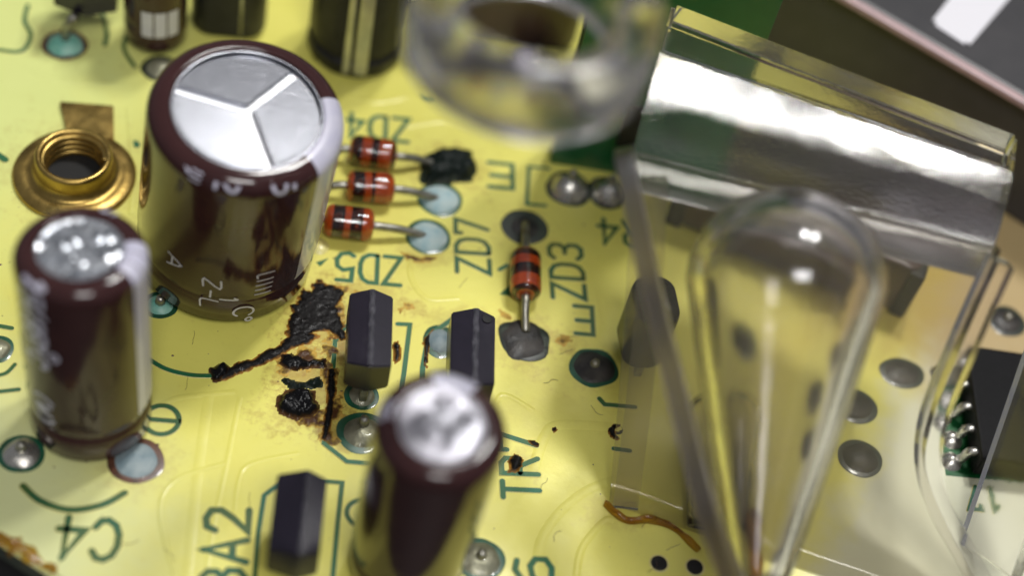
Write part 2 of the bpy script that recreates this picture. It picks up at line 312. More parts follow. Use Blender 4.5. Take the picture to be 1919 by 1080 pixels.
FONT = {'Z': [[(0, 6), (4, 6), (0, 0), (4, 0)]], 'D': [[(0, 0), (0, 6), (2, 6), (3.4, 5.3), (4, 4), (4, 2), (3.4, .7), (2, 0), (.1, 0)]],
 '3': [[(0, 5.2), (1, 6), (3, 6), (4, 5.2), (4, 4), (3, 3.1), (1.6, 3.1)], [(3, 3.1), (4, 2.2), (4, .9), (3, 0), (1, 0), (0, .8)]],
 '4': [[(3, 0), (3, 6), (0, 1.8), (4.3, 1.8)]], '5': [[(3.8, 6), (.4, 6), (.2, 3.3), (2.4, 3.8), (3.8, 3), (4, 1.6), (3, .3), (1.2, 0), (0, .6)]],
 '7': [[(0, 5), (0, 6), (4, 6), (1.4, 0)]], 'C': [[(4, 4.8), (3.2, 5.8), (2, 6), (.7, 5.3), (0, 3.9), (0, 2.1), (.7, .7), (2, 0), (3.2, .2), (4, 1.2)]],
 'B': [[(0, 0), (0, 6), (2.6, 6), (3.7, 5.2), (3.7, 4), (2.7, 3.2), (.2, 3.2)], [(2.7, 3.2), (4, 2.4), (4, .9), (2.8, 0), (.1, 0)]],
 'A': [[(0, 0), (2, 6), (4, 0)], [(.7, 2), (3.3, 2)]], '2': [[(0, 4.6), (.7, 5.8), (2.2, 6), (3.7, 5.3), (3.8, 3.9), (2.4, 2.2), (0, 0), (4, 0)]],
 'T': [[(0, 6), (4, 6)], [(2, 5.8), (2, 0)]], 'R': [[(0, 0), (0, 6), (2.6, 6), (3.8, 5.3), (3.8, 3.7), (2.6, 3), (.2, 3)], [(1.9, 3), (4, 0)]],
 'E': [[(4, 6), (0, 6), (0, 0), (4, 0)], [(.2, 3.1), (3.6, 3.1)]], '6': [[(3.6, 5.6), (2.2, 6), (.8, 5), (0, 3.2), (.1, 1.4), (1, .2), (2.6, 0), (3.9, .9), (3.9, 2.6), (2.8, 3.5), (1.2, 3.2), (.3, 2.2)]],
 'J': [[(1, 5), (2, 6), (2, 0)]], '8': [[(2, 3.2), (.6, 4), (.6, 5.3), (2, 6), (3.4, 5.3), (3.4, 4), (2, 3.2), (.2, 2.2), (.2, .8), (2, 0), (3.8, .8), (3.8, 2.2), (2.05, 3.15)]],
 '(': [[(2.6, 6.6), (1.2, 4.8), (1, 1.6), (2.4, -.6)]], ')': [[(1.4, 6.6), (2.8, 4.8), (3, 1.6), (1.6, -.6)]], '0': [[(2, 6), (.6, 5), (0, 3), (.6, 1), (2, 0), (3.4, 1), (4, 3), (3.4, 5), (2.05, 6)]],
 'o': [[(1, 6), (.2, 5.4), (.2, 4.6), (1, 4), (1.8, 4.6), (1.8, 5.4), (1.05, 6)]], 'V': [[(0, 6), (2, 0), (4, 6)]], 'M': [[(0, 0), (0, 6), (2, 2.4), (4, 6), (4, 0)]],
 'F': [[(4, 6), (0, 6), (0, 0)], [(.2, 3.1), (3.2, 3.1)]], '1': [[(.8, 4.8), (2, 6), (2, 0)]], 'N': [[(0, 0), (0, 6), (4, 0), (4, 6)]], 'W': [[(0, 6), (1, 0), (2, 4.4), (3, 0), (4, 6)]], '-': [[(.3, 3), (3.7, 3)]],
 'I': [[(2, 6), (2, 0)]], 'Y': [[(0, 6), (2, 3), (4, 6)], [(2, 3), (2, 0)]], 'L': [[(0, 6), (0, 0), (4, 0)]], ' ': []}

# ------------------------------------------------------------------ the bench and the board
bench = link('bench', mesh('bench', [(-400, -400, -9), (400, -400, -9), (400, 500, -9), (-400, 500, -9)], [(0, 1, 2, 3)]), 'table'); tag(bench, kind='structure')
outline = [(-45, -7.7), (-20.5, -22.2), (75, -29), (75, 70), (-45, 70)]  # near edge, out of view, set close so capacitor sleeves reflect the dark bench
bm = bmesh.new(); bot = [bm.verts.new((x, y, -1.6)) for x, y in outline]; top = [bm.verts.new((x, y, 0)) for x, y in outline]
bm.faces.new(top); bm.faces.new(bot[::-1]); 
for i in range(5): bm.faces.new((bot[i], bot[(i + 1) % 5], top[(i + 1) % 5], top[i])).material_index = 1
bmesh.ops.recalc_face_normals(bm, faces=bm.faces)
bmesh.ops.bevel(bm, geom=[e for e in bm.edges if all(v.co.z > -0.1 for v in e.verts)], offset=0.25, segments=2, affect='EDGES')
me = bpy.data.meshes.new('circuit_board'); bm.to_mesh(me); bm.free()
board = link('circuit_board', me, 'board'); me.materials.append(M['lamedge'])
tag(board, 'yellowed circuit board with green lettering, scorch marks and solder pads under all components', 'circuit board')

def print_strokes(name, polys, w, mat='green', lip=True, z0=0.034, label=None):
    """lettering or an outline: flat strokes with a thin raised lip of resist round them"""
    sheets, lips = [], []
    for i, pl in enumerate(polys):
        v, f, loop = ribbon(pl, w, z0 + 0.004*i); sheets.append((v, f))
        for q in (pl[1:-1] if len(pl) < 14 else []):
            sheets.append(([Vector((q[0] + w*0.5*math.cos(a), q[1] + w*0.5*math.sin(a), z0 + 0.004*i + 0.002)) for a in [t*math.pi/6 for t in range(12)]], [tuple(range(12))]))
        lips.append(tube([(p.x, p.y, -0.012) for p in loop] + [(loop[0].x, loop[0].y, -0.012)], 0.044, 6, False))
    o = link(name, mesh(name, *join(sheets), smooth=False), mat, board)
    if label: o['label'] = label
    if lip: link('groove_lip', mesh('groove_lip', *join(lips)), 'trace', o)
    return o
def text_polys(txt, h, w, adv):
    out = []
    for i, ch in enumerate(txt): out.append([[(x/4*w + i*adv, y/6*h) for x, y in st] for st in FONT[ch]])
    return out
def lettering(txt, px, py, right, h, w, adv, sw=0.28, mats=None):
    o = at(px, py); r = Vector((math.cos(right), math.sin(right))); u = Vector((-r.y, r.x))
    for ch, polys in zip(txt, text_polys(txt, h, w, adv)):
        pp = [[(o.x + r.x*x + u.x*y, o.y + r.y*x + u.y*y) for x, y in st] for st in polys]
        print_strokes('letter', pp, sw, (mats or 'green'), label='printed green character ' + ch)
UP, FL = math.radians(92), math.radians(180)
lettering('ZD4', 766, 224, FL, 1.95, 0.98, 1.42)
lettering('ZD5', 752, 484, FL, 2.05, 0.98, 1.38)
lettering('ZD7', 918, 514, UP, 1.95, 1.05, 1.5, mats='olive')
lettering('ZD3', 1097, 562, UP, 1.95, 1.05, 1.5, mats='olive')
lettering('E', 1109, 577, FL, 2.0, 1.05, 1.3, mats='olive')
lettering('E', 960, 309, FL, 2.0, 1.5, 1.5)
lettering('R4', 1200, 418, FL, 1.9, 1.1, 1.5)
lettering('C4', 227, 978, FL, 2.25, 1.2, 1.68, 0.36, 'olive')
lettering('BA2', 458, 1114, UP, 2.15, 1.25, 1.75, 0.36, 'olive')
lettering('TR7', 1012, 936, UP, 2.0, 1.0, 1.5, 0.3)
lettering('6', 1036, 1098, UP, 1.95, 1.5, 1.5, 0.32)
def pxs(pts): return [(at(x, y).x, at(x, y).y) for x, y in pts]
def outline_mark(pts, wpx, mat='green', n=0, name='outline_mark', label=None):
    p = [at(*q) for q in pts]
    if n: p = smooth_path(p, n)
    m = pts[len(pts)//2]
    return print_strokes(name, [[(q.x, q.y) for q in p]], mmpx(m[0], m[1], wpx), mat, label=label)
outline_mark([(1028, 316), (991, 313), (987, 383), (1022, 386)], 7)
outline_mark([(1123, 748), (1133, 759), (1190, 764)], 9)
outline_mark([(1150, 842), (1180, 846)], 9)
outline_mark([(745, 608), (768, 609), (757, 700), (750, 745)], 9)
outline_mark([(648, 612), (628, 640), (622, 720), (611, 800), (607, 832), (650, 866), (720, 872)], 9)
outline_mark([(852, 596), (803, 630), (792, 690), (790, 740)], 10)
outline_mark([(530, 903), (495, 930), (484, 1000), (476, 1100)], 9)
outline_mark([(605, 903), (641, 906), (633, 980), (622, 1100)], 9)
outline_mark([(690, 932), (658, 945), (650, 965), (665, 985), (690, 990)], 9, n=5)
outline_mark([(43, 912), (75, 940), (130, 957), (190, 948), (234, 925)], 13, 'olive', 6, label='olive printed arc around the small capacitor')
outline_mark([(270, 668), (310, 692), (360, 704), (410, 705)], 9, n=6)
outline_mark([(0, 612), (22, 616)], 9); outline_mark([(0, 735), (35, 731)], 9, 'olive')
outline_mark([(-10, 706), (12, 700), (28, 684)], 8, n=4)
outline_mark([(-10, 92), (40, 96), (58, 66), (46, 40), (52, 10)], 8, n=4)
outline_mark([(188, 10), (200, 60), (196, 85)], 8, n=4)
outline_mark([(240, 60), (232, 90), (252, 125)], 8, n=4)
outline_mark([(-5, 290), (10, 300)], 14); outline_mark([(252, 268), (256, 272)], 14)
outline_mark([(950, 498), (936, 506)], 8); outline_mark([(793, 180), (803, 186), (813, 182)], 8)
for tri in ([(936, 552), (960, 530), (960, 556)], [(592, 492), (616, 484), (600, 500)], [(978, 570), (986, 574), (976, 592)]):
    v = [Vector((p.x, p.y, 0.014)) for p in (at(*q) for q in tri)]
    link('diode_arrow', mesh('diode_arrow', v, [(0, 1, 2)]), 'green', board)
# minus sign in a ring
c = at(303, 788); rr = mmpx(303, 788, 32)
ring = [(c.x + rr*math.cos(a), c.y + rr*math.sin(a)) for a in [i*2*math.pi/32 for i in range(33)]]
print_strokes('minus_symbol', [ring, [(c.x - rr*0.85, c.y - .02), (c.x + rr*0.85, c.y - .02)]], mmpx(303, 788, 10), 'olive', label='printed minus sign in a ring')

TR_N = [0]
def trace(pts, wpx, hgt=0.018):
    hgt += 0.0015*TR_N[0]
    p = smooth_path([at(*q) for q in pts], 6); m = pts[len(pts)//2]; w = mmpx(m[0], m[1], wpx)
    v, f, _ = ribbon([(q.x, q.y) for q in p], w, 0.0); v2, f2, _ = ribbon([(q.x, q.y) for q in p], w*0.62, hgt)
    n = len(v); o_ = len(p)
    V = [x + Vector((0, 0, -0.01)) for x in v] + v2; Fc = [tuple(i + n for i in q) for q in f2]
    for i in range(o_ - 1):
        Fc.append((i, i + 1, n + i + 1, n + i)); Fc.append((o_ + i, o_ + i + 1, n + o_ + i + 1, n + o_ + i))
    TR_N[0] += 1
    link('copper_trace', mesh('copper_trace', V, Fc), 'board', board)
trace([(392, 735), (372, 880), (350, 1090)], 24); trace([(450, 745), (425, 870), (400, 990), (385, 1090)], 14)
trace([(560, 850), (470, 870), (448, 900), (440, 960)], 12); trace([(1006, 1090), (1012, 1020), (1050, 960), (1110, 915), (1180, 895)], 22)
trace([(1000, 880), (1020, 820), (1050, 797), (1160, 802)], 24); trace([(760, 235), (830, 225), (880, 240)], 18)
trace([(300, 760), (340, 745), (440, 735)], 14)
trace([(60, 130), (110, 150), (250, 160)], 16); trace([(760, 180), (700, 190), (650, 175)], 16); trace([(1000, 770), (940, 740), (925, 790)], 12)
trace([(1120, 540), (1130, 600), (1120, 640)], 14); trace([(860, 560), (800, 560), (770, 520), (770, 480)], 12); trace([(330, 1090), (300, 960), (330, 900), (420, 870)], 12)
trace([(1080, 1090), (1090, 1030), (1130, 980), (1150, 975)], 16); trace([(240, 200), (250, 330), (245, 400)], 12)

# ------------------------------------------------------------------ solder pads, holes, burns (parts of the board)
def pad(px, py, rpx, dome, mat, ringmat=None, ringpx=8, asp=1.0, seed=1, label=None, irr=0.05, off=(0, 0)):
    c = at(px, py); r = mmpx(px, py, rpx); v, f = [], []; NR, NA = 7, 32
    base = 0.02
    for i in range(NR + 1):
        t = i/NR
        for k in range(NA):
            a = 2*math.pi*k/NA; w = 1 + irr*2*noise.noise(Vector((math.cos(a)*1.3, math.sin(a)*1.3, seed*3.1)))
            x = r*t*w*math.cos(a); y = r*asp*t*w*math.sin(a)
            z = base + dome*(1 - t**2.2) + 0.10*dome*noise.noise(Vector((x*2, y*2, seed)))*(1 - t)
            if i == NR: z = -0.01
            v.append(Vector((x + off[0], y + off[1], z)))
    for i in range(NR):
        for k in range(NA): f.append((i*NA + k, i*NA + (k + 1) % NA, (i + 1)*NA + (k + 1) % NA, (i + 1)*NA + k))
    o = link('solder_pad', mesh('solder_pad', v, f), mat, board); o.location = (c.x, c.y, 0)
    if label: o['label'] = label
    if ringmat:
        q = mmpx(px, py, ringpx); V, Fc = [], []
        for k in range(NA):
            a = 2*math.pi*k/NA; w = 1 + irr*1.4*noise.noise(Vector((math.cos(a)*1.3, math.sin(a)*1.3, seed*5.7)))
            for s, z in ((0.6, 0.018), (1 + q/r*0.55, 0.03), (1 + q/r, 0.004)): V.append(Vector((r*s*w*math.cos(a), r*asp*s*w*math.sin(a), z)))
        for k in range(NA):
            j = (k + 1) % NA
            for s in range(2): Fc.append((k*3 + s, j*3 + s, j*3 + s + 1, k*3 + s + 1))
        link('pad_rim', mesh('pad_rim', V, Fc), ringmat, o)
    return o
pad(984, 426, 29, 0.10, 'solder_dark', 'ringblack', 17, 0.9, 1, 'round grey pad with a black rim above the upright diode')
pad(981, 636, 46, 0.16, 'solder_dark', 'ringblack', 4, 0.95, 2, 'ragged blackened solder pad below the upright diode', irr=0.16)
pad(1113, 690, 41, 0.22, 'solder_dark', 'ringgreen', 6, 0.95, 3, irr=0.08)
pad(824, 374, 37, 0.4, 'oxide', 'ringgreen', 6, 0.98, 4, 'pale blue oxidised solder pad'); pad(802, 444, 37, 0.4, 'oxide', 'ringgreen', 6, 1.0, 5, 'pale blue oxidised solder pad')
pad(40, 851, 36, 0.35, 'solder', 'ringgreen', 8, 0.95, 6, 'shiny silver solder pad with green rim')
pad(255, 864, 42, 0.22, 'oxide_steel', 'rust', 11, 0.95, 7, 'blue grey oxidised pad with dark rim')
pad(678, 742, 25, 0.25, 'solder_grey', 'ringgreen', 8, 1, 8); pad(680, 812, 37, 0.3, 'solder_grey', 'ringgreen', 12, 0.95, 9)
pad(900, 1050, 40, 0.3, 'solder_grey', 'ringgreen', 7, 0.95, 10); pad(300, 572, 26, 0.3, 'verdigris', 'ringgreen', 8, 0.95, 11)
pad(122, 84, 34, 0.5, 'verdigris', 'rust', 8, 0.95, 12, 'turquoise oxidised pad at the far left'); pad(300, 128, 28, 0.4, 'solder_grey', 'ringblack', 7, 1, 13)
pad(1066, 354, 36, 1.0, 'solder', 'ringblack', 8, 1.0, 14, 'domed silver solder joint at the foot of the green card'); pad(1140, 362, 32, 0.9, 'solder', 'ringblack', 8, 1.0, 15)
pad(1003, 118, 40, 0.9, 'solder', 'ringblack', 5, 1.0, 16); pad(1886, 602, 30, 0.2, 'solder_dark', 'ringblack', 8, 0.95, 17)
pad(1602, 762, 36, 0.15, 'solder_dark', 'ringblack', 8, 0.9, 18); pad(1612, 860, 36, 0.25, 'solder_dark', 'ringblack', 8, 0.95, 19)
pad(1690, 700, 36, 0.12, 'solder_dark', 'ringblack', 8, 0.8, 20); pad(-6, 655, 26, 0.3, 'solder_grey', 'ringgreen', 6, 1, 21)
pad(1440, 455, 30, 0.2, 'solder_dark', 'ringblack', 8, 0.9, 22); pad(1350, 640, 40, 0.25, 'solder_dark', 'ringgreen', 6, 0.9, 23)
pad(823, 640, 22, 0.25, 'oxide_steel', 'ringgreen', 8, 1.3, 24); pad(598, 462, 20, 0.2, 'trace', None, 0, 1, 25)
for (lx, ly, lh) in ((1066, 352, 1.5), (1140, 360, 1.4), (1003, 116, 1.4), (40, 848, 0.8), (300, 572, 0.7), (1113, 688, 0.5), (1886, 600, 0.5), (900, 1048, 0.7), (680, 800, 0.8)):
    c = at(lx, ly); v, f = tube([(0, 0, 0), (0.02, 0.03, lh*0.7), (0.05, 0.06, lh)], [0.36, 0.27, 0.22], 10)
    o = link('lead_stub', mesh('lead_stub', v, f), 'lead', board); o.location = (c.x, c.y, 0)
for (hx, hy, hr) in ((1235, 1057, 16), (1302, 1064, 16), (1157, 806, 9)):
    c = at(hx, hy); r = mmpx(hx, hy, hr)
    v, f = lathe([(r*1.22, 0.006), (r*1.08, 0.03), (r, 0.02)], 24)
    h = link('drilled_hole', mesh('drilled_hole', v, f), 'trace' if hr > 10 else 'char', board); h.location = (c.x, c.y, 0)
    v, f = lathe([(0.0, 0.008), (r*1.03, 0.008)], 24); link('hole_bore', mesh('hole_bore', v, f), 'hole', h)

def charmat(name, core, edge, rough=0.25):
    m, nt, b = new_mat(name); a = nd(nt, 'ShaderNodeAttribute', attribute_name='depth')
    d = math_(nt, 'ADD', a.outputs['Fac'], math_(nt, 'MULTIPLY', math_(nt, 'SUBTRACT', tex(nt, 2.2, 5), 0.5), 0.9))
    col = ramp(nt, d, [(0.05, edge), (0.28, tuple(x*0.35 for x in edge)), (0.5, core)])
    nt.links.new(col, b.inputs['Base Color']); setp(b, rough=rough, spec=0.14)
    nt.links.new(ramp(nt, tex(nt, 3, 4), [(0.35, (rough*0.6,)*3), (0.65, (rough*2.2,)*3)]), b.inputs['Roughness'])
    bump(nt, b, tex(nt, 2.6, 4), 0.5, 0.15); return m
M['burn'] = charmat('burnt_resist', (0.008, 0.007, 0.007), (0.36, 0.17, 0.03), 0.3)
M['melt'] = charmat('melted_black_lump', (0.006, 0.006, 0.007), (0.10, 0.05, 0.02), 0.12)
M['scorch'] = charmat('scorched_brown_resist', (0.07, 0.03, 0.012), (0.55, 0.35, 0.07), 0.3)
M['crust'] = charmat('black_green_crust', (0.007, 0.012, 0.010), (0.03, 0.04, 0.025), 0.3)
def blob(poly, zmax, mat, seed=0, res=0.09, edge=0.22, fall=0.5, fr=1.2, name='burn_mark', label=None, zb=-0.02, parent=None):
    P = np.array([[at(*q).x, at(*q).y] for q in poly]); lo = P.min(0) - 0.5; hi = P.max(0) + 0.5
    nx = int((hi[0] - lo[0])/res) + 2; ny = int((hi[1] - lo[1])/res) + 2
    gx, gy = np.meshgrid(lo[0] + np.arange(nx)*res, lo[1] + np.arange(ny)*res, indexing='ij')
    d = np.full(gx.shape, 1e9); ins = np.zeros(gx.shape, bool)
    for i in range(len(P)):
        a, b = P[i], P[(i + 1) % len(P)]; ab = b - a
        t = np.clip(((gx - a[0])*ab[0] + (gy - a[1])*ab[1])/max(ab @ ab, 1e-9), 0, 1)
        d = np.minimum(d, np.hypot(gx - a[0] - t*ab[0], gy - a[1] - t*ab[1]))
        cr = ((a[1] > gy) != (b[1] > gy)); 
        with np.errstate(divide='ignore', invalid='ignore'):
            ins ^= cr & (gx < (b[0] - a[0])*(gy - a[1])/(b[1] - a[1] if b[1] != a[1] else 1e-9) + a[0])
    sd = np.where(ins, d, -d); V, idx, dep = [], {}, []
    nz = np.zeros(gx.shape)
    for i in range(nx):
        for j in range(ny):
            nz[i, j] = noise.fractal(Vector((gx[i, j]*fr, gy[i, j]*fr, seed*7.3)), 0.6, 2.1, 4)
    sd = sd + nz*edge
    for i in range(nx):
        for j in range(ny):
            if sd[i, j] > -res*1.5:
                t = min(max(sd[i, j]/fall, 0), 1); t = t*t*(3 - 2*t)
                idx[i, j] = len(V); V.append((gx[i, j], gy[i, j], zb if sd[i, j] <= 0 else 0.03 + zmax*t*(0.8 + 0.42*nz[i, j]))); dep.append(max(sd[i, j], 0)/fall)
    Fc = [(idx[i, j], idx[i + 1, j], idx[i + 1, j + 1], idx[i, j + 1]) for i in range(nx - 1) for j in range(ny - 1)
          if all(k in idx for k in ((i, j), (i + 1, j), (i + 1, j + 1), (i, j + 1))) and max(sd[i, j], sd[i + 1, j], sd[i, j + 1], sd[i + 1, j + 1]) > 0]
    me = bpy.data.meshes.new(name); me.from_pydata(V, [], Fc)
    at_ = me.attributes.new('depth', 'FLOAT', 'POINT'); at_.data.foreach_set('value', np.array(dep, dtype=np.float32))
    for p in me.polygons: p.use_smooth = True
    o = link(name, me, mat, board if parent is None else parent)
    if label: o['label'] = label
    return o
blob([(548, 575), (575, 545), (600, 532), (645, 548), (640, 600), (652, 640), (620, 632), (585, 628), (560, 640), (540, 640), (535, 605)], 0.12, 'burn', 1, edge=0.62, fall=0.45, fr=0.85, label='ragged black burn beside the base of the big capacitor')
blob([(565, 620), (600, 628), (590, 640), (560, 648), (512, 676), (470, 692), (425, 712), (412, 716), (398, 700), (420, 690), (470, 674), (515, 650), (545, 628)], 0.12, 'burn', 21, edge=0.16, fall=0.3, label='thin black burn trail along the printed circle')
blob([(596, 545), (640, 540), (700, 548), (690, 556), (640, 552), (610, 566)], 0.08, 'scorch', 22, edge=0.4, fall=0.6)
blob([(392, 692), (420, 680), (432, 690), (428, 706), (408, 718), (394, 714)], 0.35, 'melt', 9, edge=0.15, fall=0.3)
blob([(596, 590), (640, 560), (655, 600), (640, 650), (628, 720), (640, 780), (622, 830), (604, 826), (610, 740), (600, 690), (520, 700), (516, 668), (560, 655), (600, 668), (622, 640)], 0.06, 'scorch', 2, edge=0.55, fall=0.9, label='brown scorched resist left of the dark transistor')
blob([(520, 662), (548, 660), (575, 672), (612, 674), (612, 690), (570, 692), (540, 694), (524, 684)], 0.28, 'melt', 3, edge=0.18, fall=0.35, label='melted black lump, upper of two')
blob([(518, 745), (530, 736), (560, 728), (590, 736), (600, 760), (588, 784), (556, 790), (524, 776), (514, 762)], 0.5, 'melt', 4, edge=0.18, fall=0.5, label='melted black lump, lower of two')
blob([(528, 712), (565, 716), (600, 705), (600, 728), (560, 734), (540, 728)], 0.3, 'crust', 5, edge=0.18, fall=0.35)
blob([(613, 690), (630, 690), (630, 740), (622, 800), (610, 835), (600, 825), (610, 760)], 0.2, 'burn', 6, edge=0.10, fall=0.25)
blob([(560, 780), (600, 770), (612, 800), (590, 806), (566, 796)], 0.1, 'scorch', 13, edge=0.35, fall=0.4)
blob([(790, 300), (810, 282), (850, 276), (884, 284), (894, 310), (885, 345), (850, 340), (830, 348), (800, 352), (784, 336)], 0.8, 'crust', 7, edge=0.2, fall=0.8, label='crusty black green burnt solder joint')
blob([(950, 862), (965, 850), (980, 860), (984, 878), (966, 890), (948, 888)], 0.35, 'burn', 8, edge=0.16, fall=0.35)
blob([(985, 826), (1000, 826), (1014, 832), (1010, 840), (994, 836)], 0.12, 'burn', 14, edge=0.08, fall=0.2)
blob([(1140, 808), (1150, 794), (1166, 796), (1164, 802), (1152, 806), (1154, 818), (1164, 822), (1156, 826), (1144, 820)], 0.15, 'burn', 15, edge=0.08, fall=0.15)
blob([(1034, 803), (1042, 800), (1046, 806), (1040, 812), (1034, 809)], 0.12, 'burn', 10, edge=0.05, fall=0.15)
blob([(740, 575), (768, 565), (775, 580), (755, 592), (742, 586)], 0.02, 'scorch', 11, edge=0.5, fall=1.6)
blob([(735, 640), (748, 640), (752, 670), (740, 680)], 0.15, 'burn', 12, edge=0.12, fall=0.3)
blob([(795, 632), (812, 618), (806, 660), (800, 690), (790, 690)], 0.1, 'burn', 16, edge=0.10, fall=0.25)
blob([(930, 580), (955, 590), (960, 600), (940, 592)], 0.03, 'scorch', 17, edge=0.3, fall=0.8)
blob([(750, 472), (790, 484), (830, 480), (812, 488), (780, 492), (760, 486)], 0.05, 'scorch', 18, edge=0.12, fall=0.5)
blob([(1050, 628), (1068, 640), (1056, 655), (1044, 640)], 0.03, 'scorch', 19, edge=0.3, fall=1.0)
blob([(0, 1000), (40, 1010), (90, 1050), (110, 1075), (60, 1060), (0, 1018)], 0.12, 'amber', 20, edge=0.4, fall=0.5, name='glue_smear', label='amber glue smear at the board corner')
# dust and crumbs
parts = []
for k in range(110):
    p = at(rnd.uniform(0, 1250), rnd.uniform(120, 1080)); r = 0.03 + 0.07*rnd.random()**3
    q = [Vector((p.x + r*rnd.uniform(.6, 1.5)*math.cos(a), p.y + r*rnd.uniform(.5, 1.3)*math.sin(a), 0.0)) for a in [i*2*math.pi/6 for i in range(6)]] + [Vector((p.x, p.y, r*0.8))]
    parts.append((q, [(i, (i + 1) % 6, 6) for i in range(6)]))
for k in range(22):
    p = at(rnd.uniform(200, 1250), rnd.uniform(450, 1080)); a = rnd.uniform(0, 6.28); pts = []
    for i in range(7):
        pts.append(p + Vector((0, 0, 0.03))); a += rnd.uniform(-.6, .6); p = p + Vector((math.cos(a), math.sin(a), 0))*0.16
    parts.append(tube(pts, 0.012, 4))
o = link('dust_specks', mesh('dust_specks', *join(parts)), 'rust', board); tag(o, kind='stuff')

# ------------------------------------------------------------------ electrolytic capacitors
def axis_rot(tx, ty):
    ax = Vector((math.sin(tx), math.sin(ty), 1)).normalized()
    return Vector((0, 0, 1)).rotation_difference(ax).to_matrix().to_4x4()
def cap_profile(Rd, L, sh, disc, crimp, groove):
    p = [(Rd*0.80, 0.0), (Rd*0.93, 0.03), (Rd*0.985, 0.22)]
    p += [(Rd*0.99, crimp - 0.55), (Rd*0.985, crimp - 0.30), (Rd*(1 - groove*0.7), crimp - 0.12), (Rd*(1 - groove), crimp), (Rd*(1 - groove*0.7), crimp + 0.12), (Rd*0.99, crimp + 0.32), (Rd, crimp + 0.6)]
    p += [(Rd, L - sh - 0.3)]
    for i in range(9):
        a = i/8*math.pi/2; p.append((Rd - sh + sh*math.cos(a), L - sh + sh*math.sin(a)))
    ri = Rd*disc
    p += [(ri + 0.12, L + 0.0), (ri + 0.03, L - 0.04), (ri, L - 0.11), (ri - 0.02, L - 0.25)]
    return p
def prof_at(profile, s):                                # point on the outer profile by z or by arc past the shoulder
    return s
def wrap_patch(profile, a0, a1, i0, i1, off=0.012, seg=16):
    pr = []
    for i in range(i0, i1):
        r, z = profile[i]; a = profile[max(i - 1, 0)]; b = profile[min(i + 1, len(profile) - 1)]
        t = Vector((b[0] - a[0], b[1] - a[1])).normalized(); pr.append((r + t.y*off, z - t.x*off))
    return lathe(pr, seg, a0, a1)
def wrap_text(txt, Rd, ang, z_top, h, w, adv, sw, down=True, squash=None):
    """text running down the side of a cylinder: text right = -z, text up = +angle"""
    polys = [st for ch in text_polys(txt, h, w, adv) for st in ch]; parts = []
    for st in polys:
        pts = smooth_path([(x, y, 0) for x, y in st], 3) if len(st) > 2 else [Vector((st[0][0] + (st[1][0] - st[0][0])*t/4, st[0][1] + (st[1][1] - st[0][1])*t/4, 0)) for t in range(5)]
        v, f, _ = ribbon([(p.x, p.y) for p in pts], sw, 0)
        V = []
        for p in v:
            a = ang + (p.y - h/2)/Rd; zz = z_top - p.x; r = Rd + 0.02
            over = zz - squash if squash is not None else -1
            if over > 0:                                 # slides over the rounded shoulder
                sh = 0.9; q = min(over/sh, 1.45); zz = squash + sh*math.sin(q); r = Rd - sh + sh*math.cos(q) + 0.02
            V.append(Vector((r*math.cos(a), r*math.sin(a), zz)))
        parts.append((V, f))
    return join(parts)
def capacitor(X, Y, z0, Rd, L, tx, ty, sh, disc, crimp, groove, label, group, name='electrolytic_capacitor'):
    root = thing(name, (X, Y, 0), label, 'capacitor', group)
    root.matrix_world = Matrix.Translation((X, Y, 0)) @ axis_rot(tx, ty)
    T = Matrix.Translation((0, 0, z0))
    pr = cap_profile(Rd, L, sh, disc, crimp, groove); pr = [(r, z + z0) for r, z in pr]
    v, f = lathe(pr, 96, wob=lambda a, z: 0.0022*noise.noise(Vector((math.cos(a)*2, math.sin(a)*2, z*0.35))))
    sl = link('sleeve', mesh('sleeve', v, f), 'sleeve', root)
    v, f = lathe([(0, z0 - 0.35), (Rd*0.62, z0 - 0.35), (Rd*0.80, z0 - 0.2), (Rd*0.84, z0 + 0.3)], 48)
    link('rubber_bung', mesh('rubber_bung', v, f, sharp=40), 'rubber', root)
    for s in (-1, 1):
        v, f = tube([(s*Rd*0.45, 0, z0), (s*Rd*0.45, 0, z0*0.4), (s*Rd*0.5, 0, -0.2)], 0.28, 10); link('lead', mesh('lead', v, f), 'lead', root)
    return root, pr, Rd*disc, z0 + L
def ang_of(root, px, py, z):
    p = root.matrix_world.inverted() @ at(px, py, (root.matrix_world @ Vector((0, 0, z))).z); return math.atan2(p.y, p.x)
k = DIST/91.0
G = 'brown electrolytic capacitors'
# big one ----------------------------------------------------------------
root, pr, rd, zt = capacitor(-15.74*k, 0.22*k, 1.05, 4.70*k, 12.1*k, math.radians(4.0), math.radians(-4.8), 0.95, 0.77, 2.3, 0.018,
    'largest brown capacitor with three-section silver top, beside the three diodes', G)
v, f = lathe([(0, zt - 0.42), (rd + 0.05, zt - 0.42)], 64); link('vent_floor', mesh('vent_floor', v, f), 'alu_rough', root)
v, f = lathe([(rd - 0.02, zt - 0.13), (rd - 0.09, zt - 0.10), (rd - 0.14, zt - 0.16), (rd - 0.16, zt - 0.43)], 64); link('rim', mesh('rim', v, f), 'alu', root)
A = [ang_of(root, 326, 168, zt), ang_of(root, 556, 132, zt), ang_of(root, 512, 312, zt)]       # the three score lines
A = [A[1], A[0], A[2]]; A = [A[0], A[1], A[2] + (2*math.pi if A[2] < A[1] else 0)]
A = [A[0]] + [a + 2*math.pi*(a < A[0]) for a in A[1:]]
A.sort()
tilts = [(-3.4, 0.0), (0.35, -1.0), (-2.8, 2.0)]
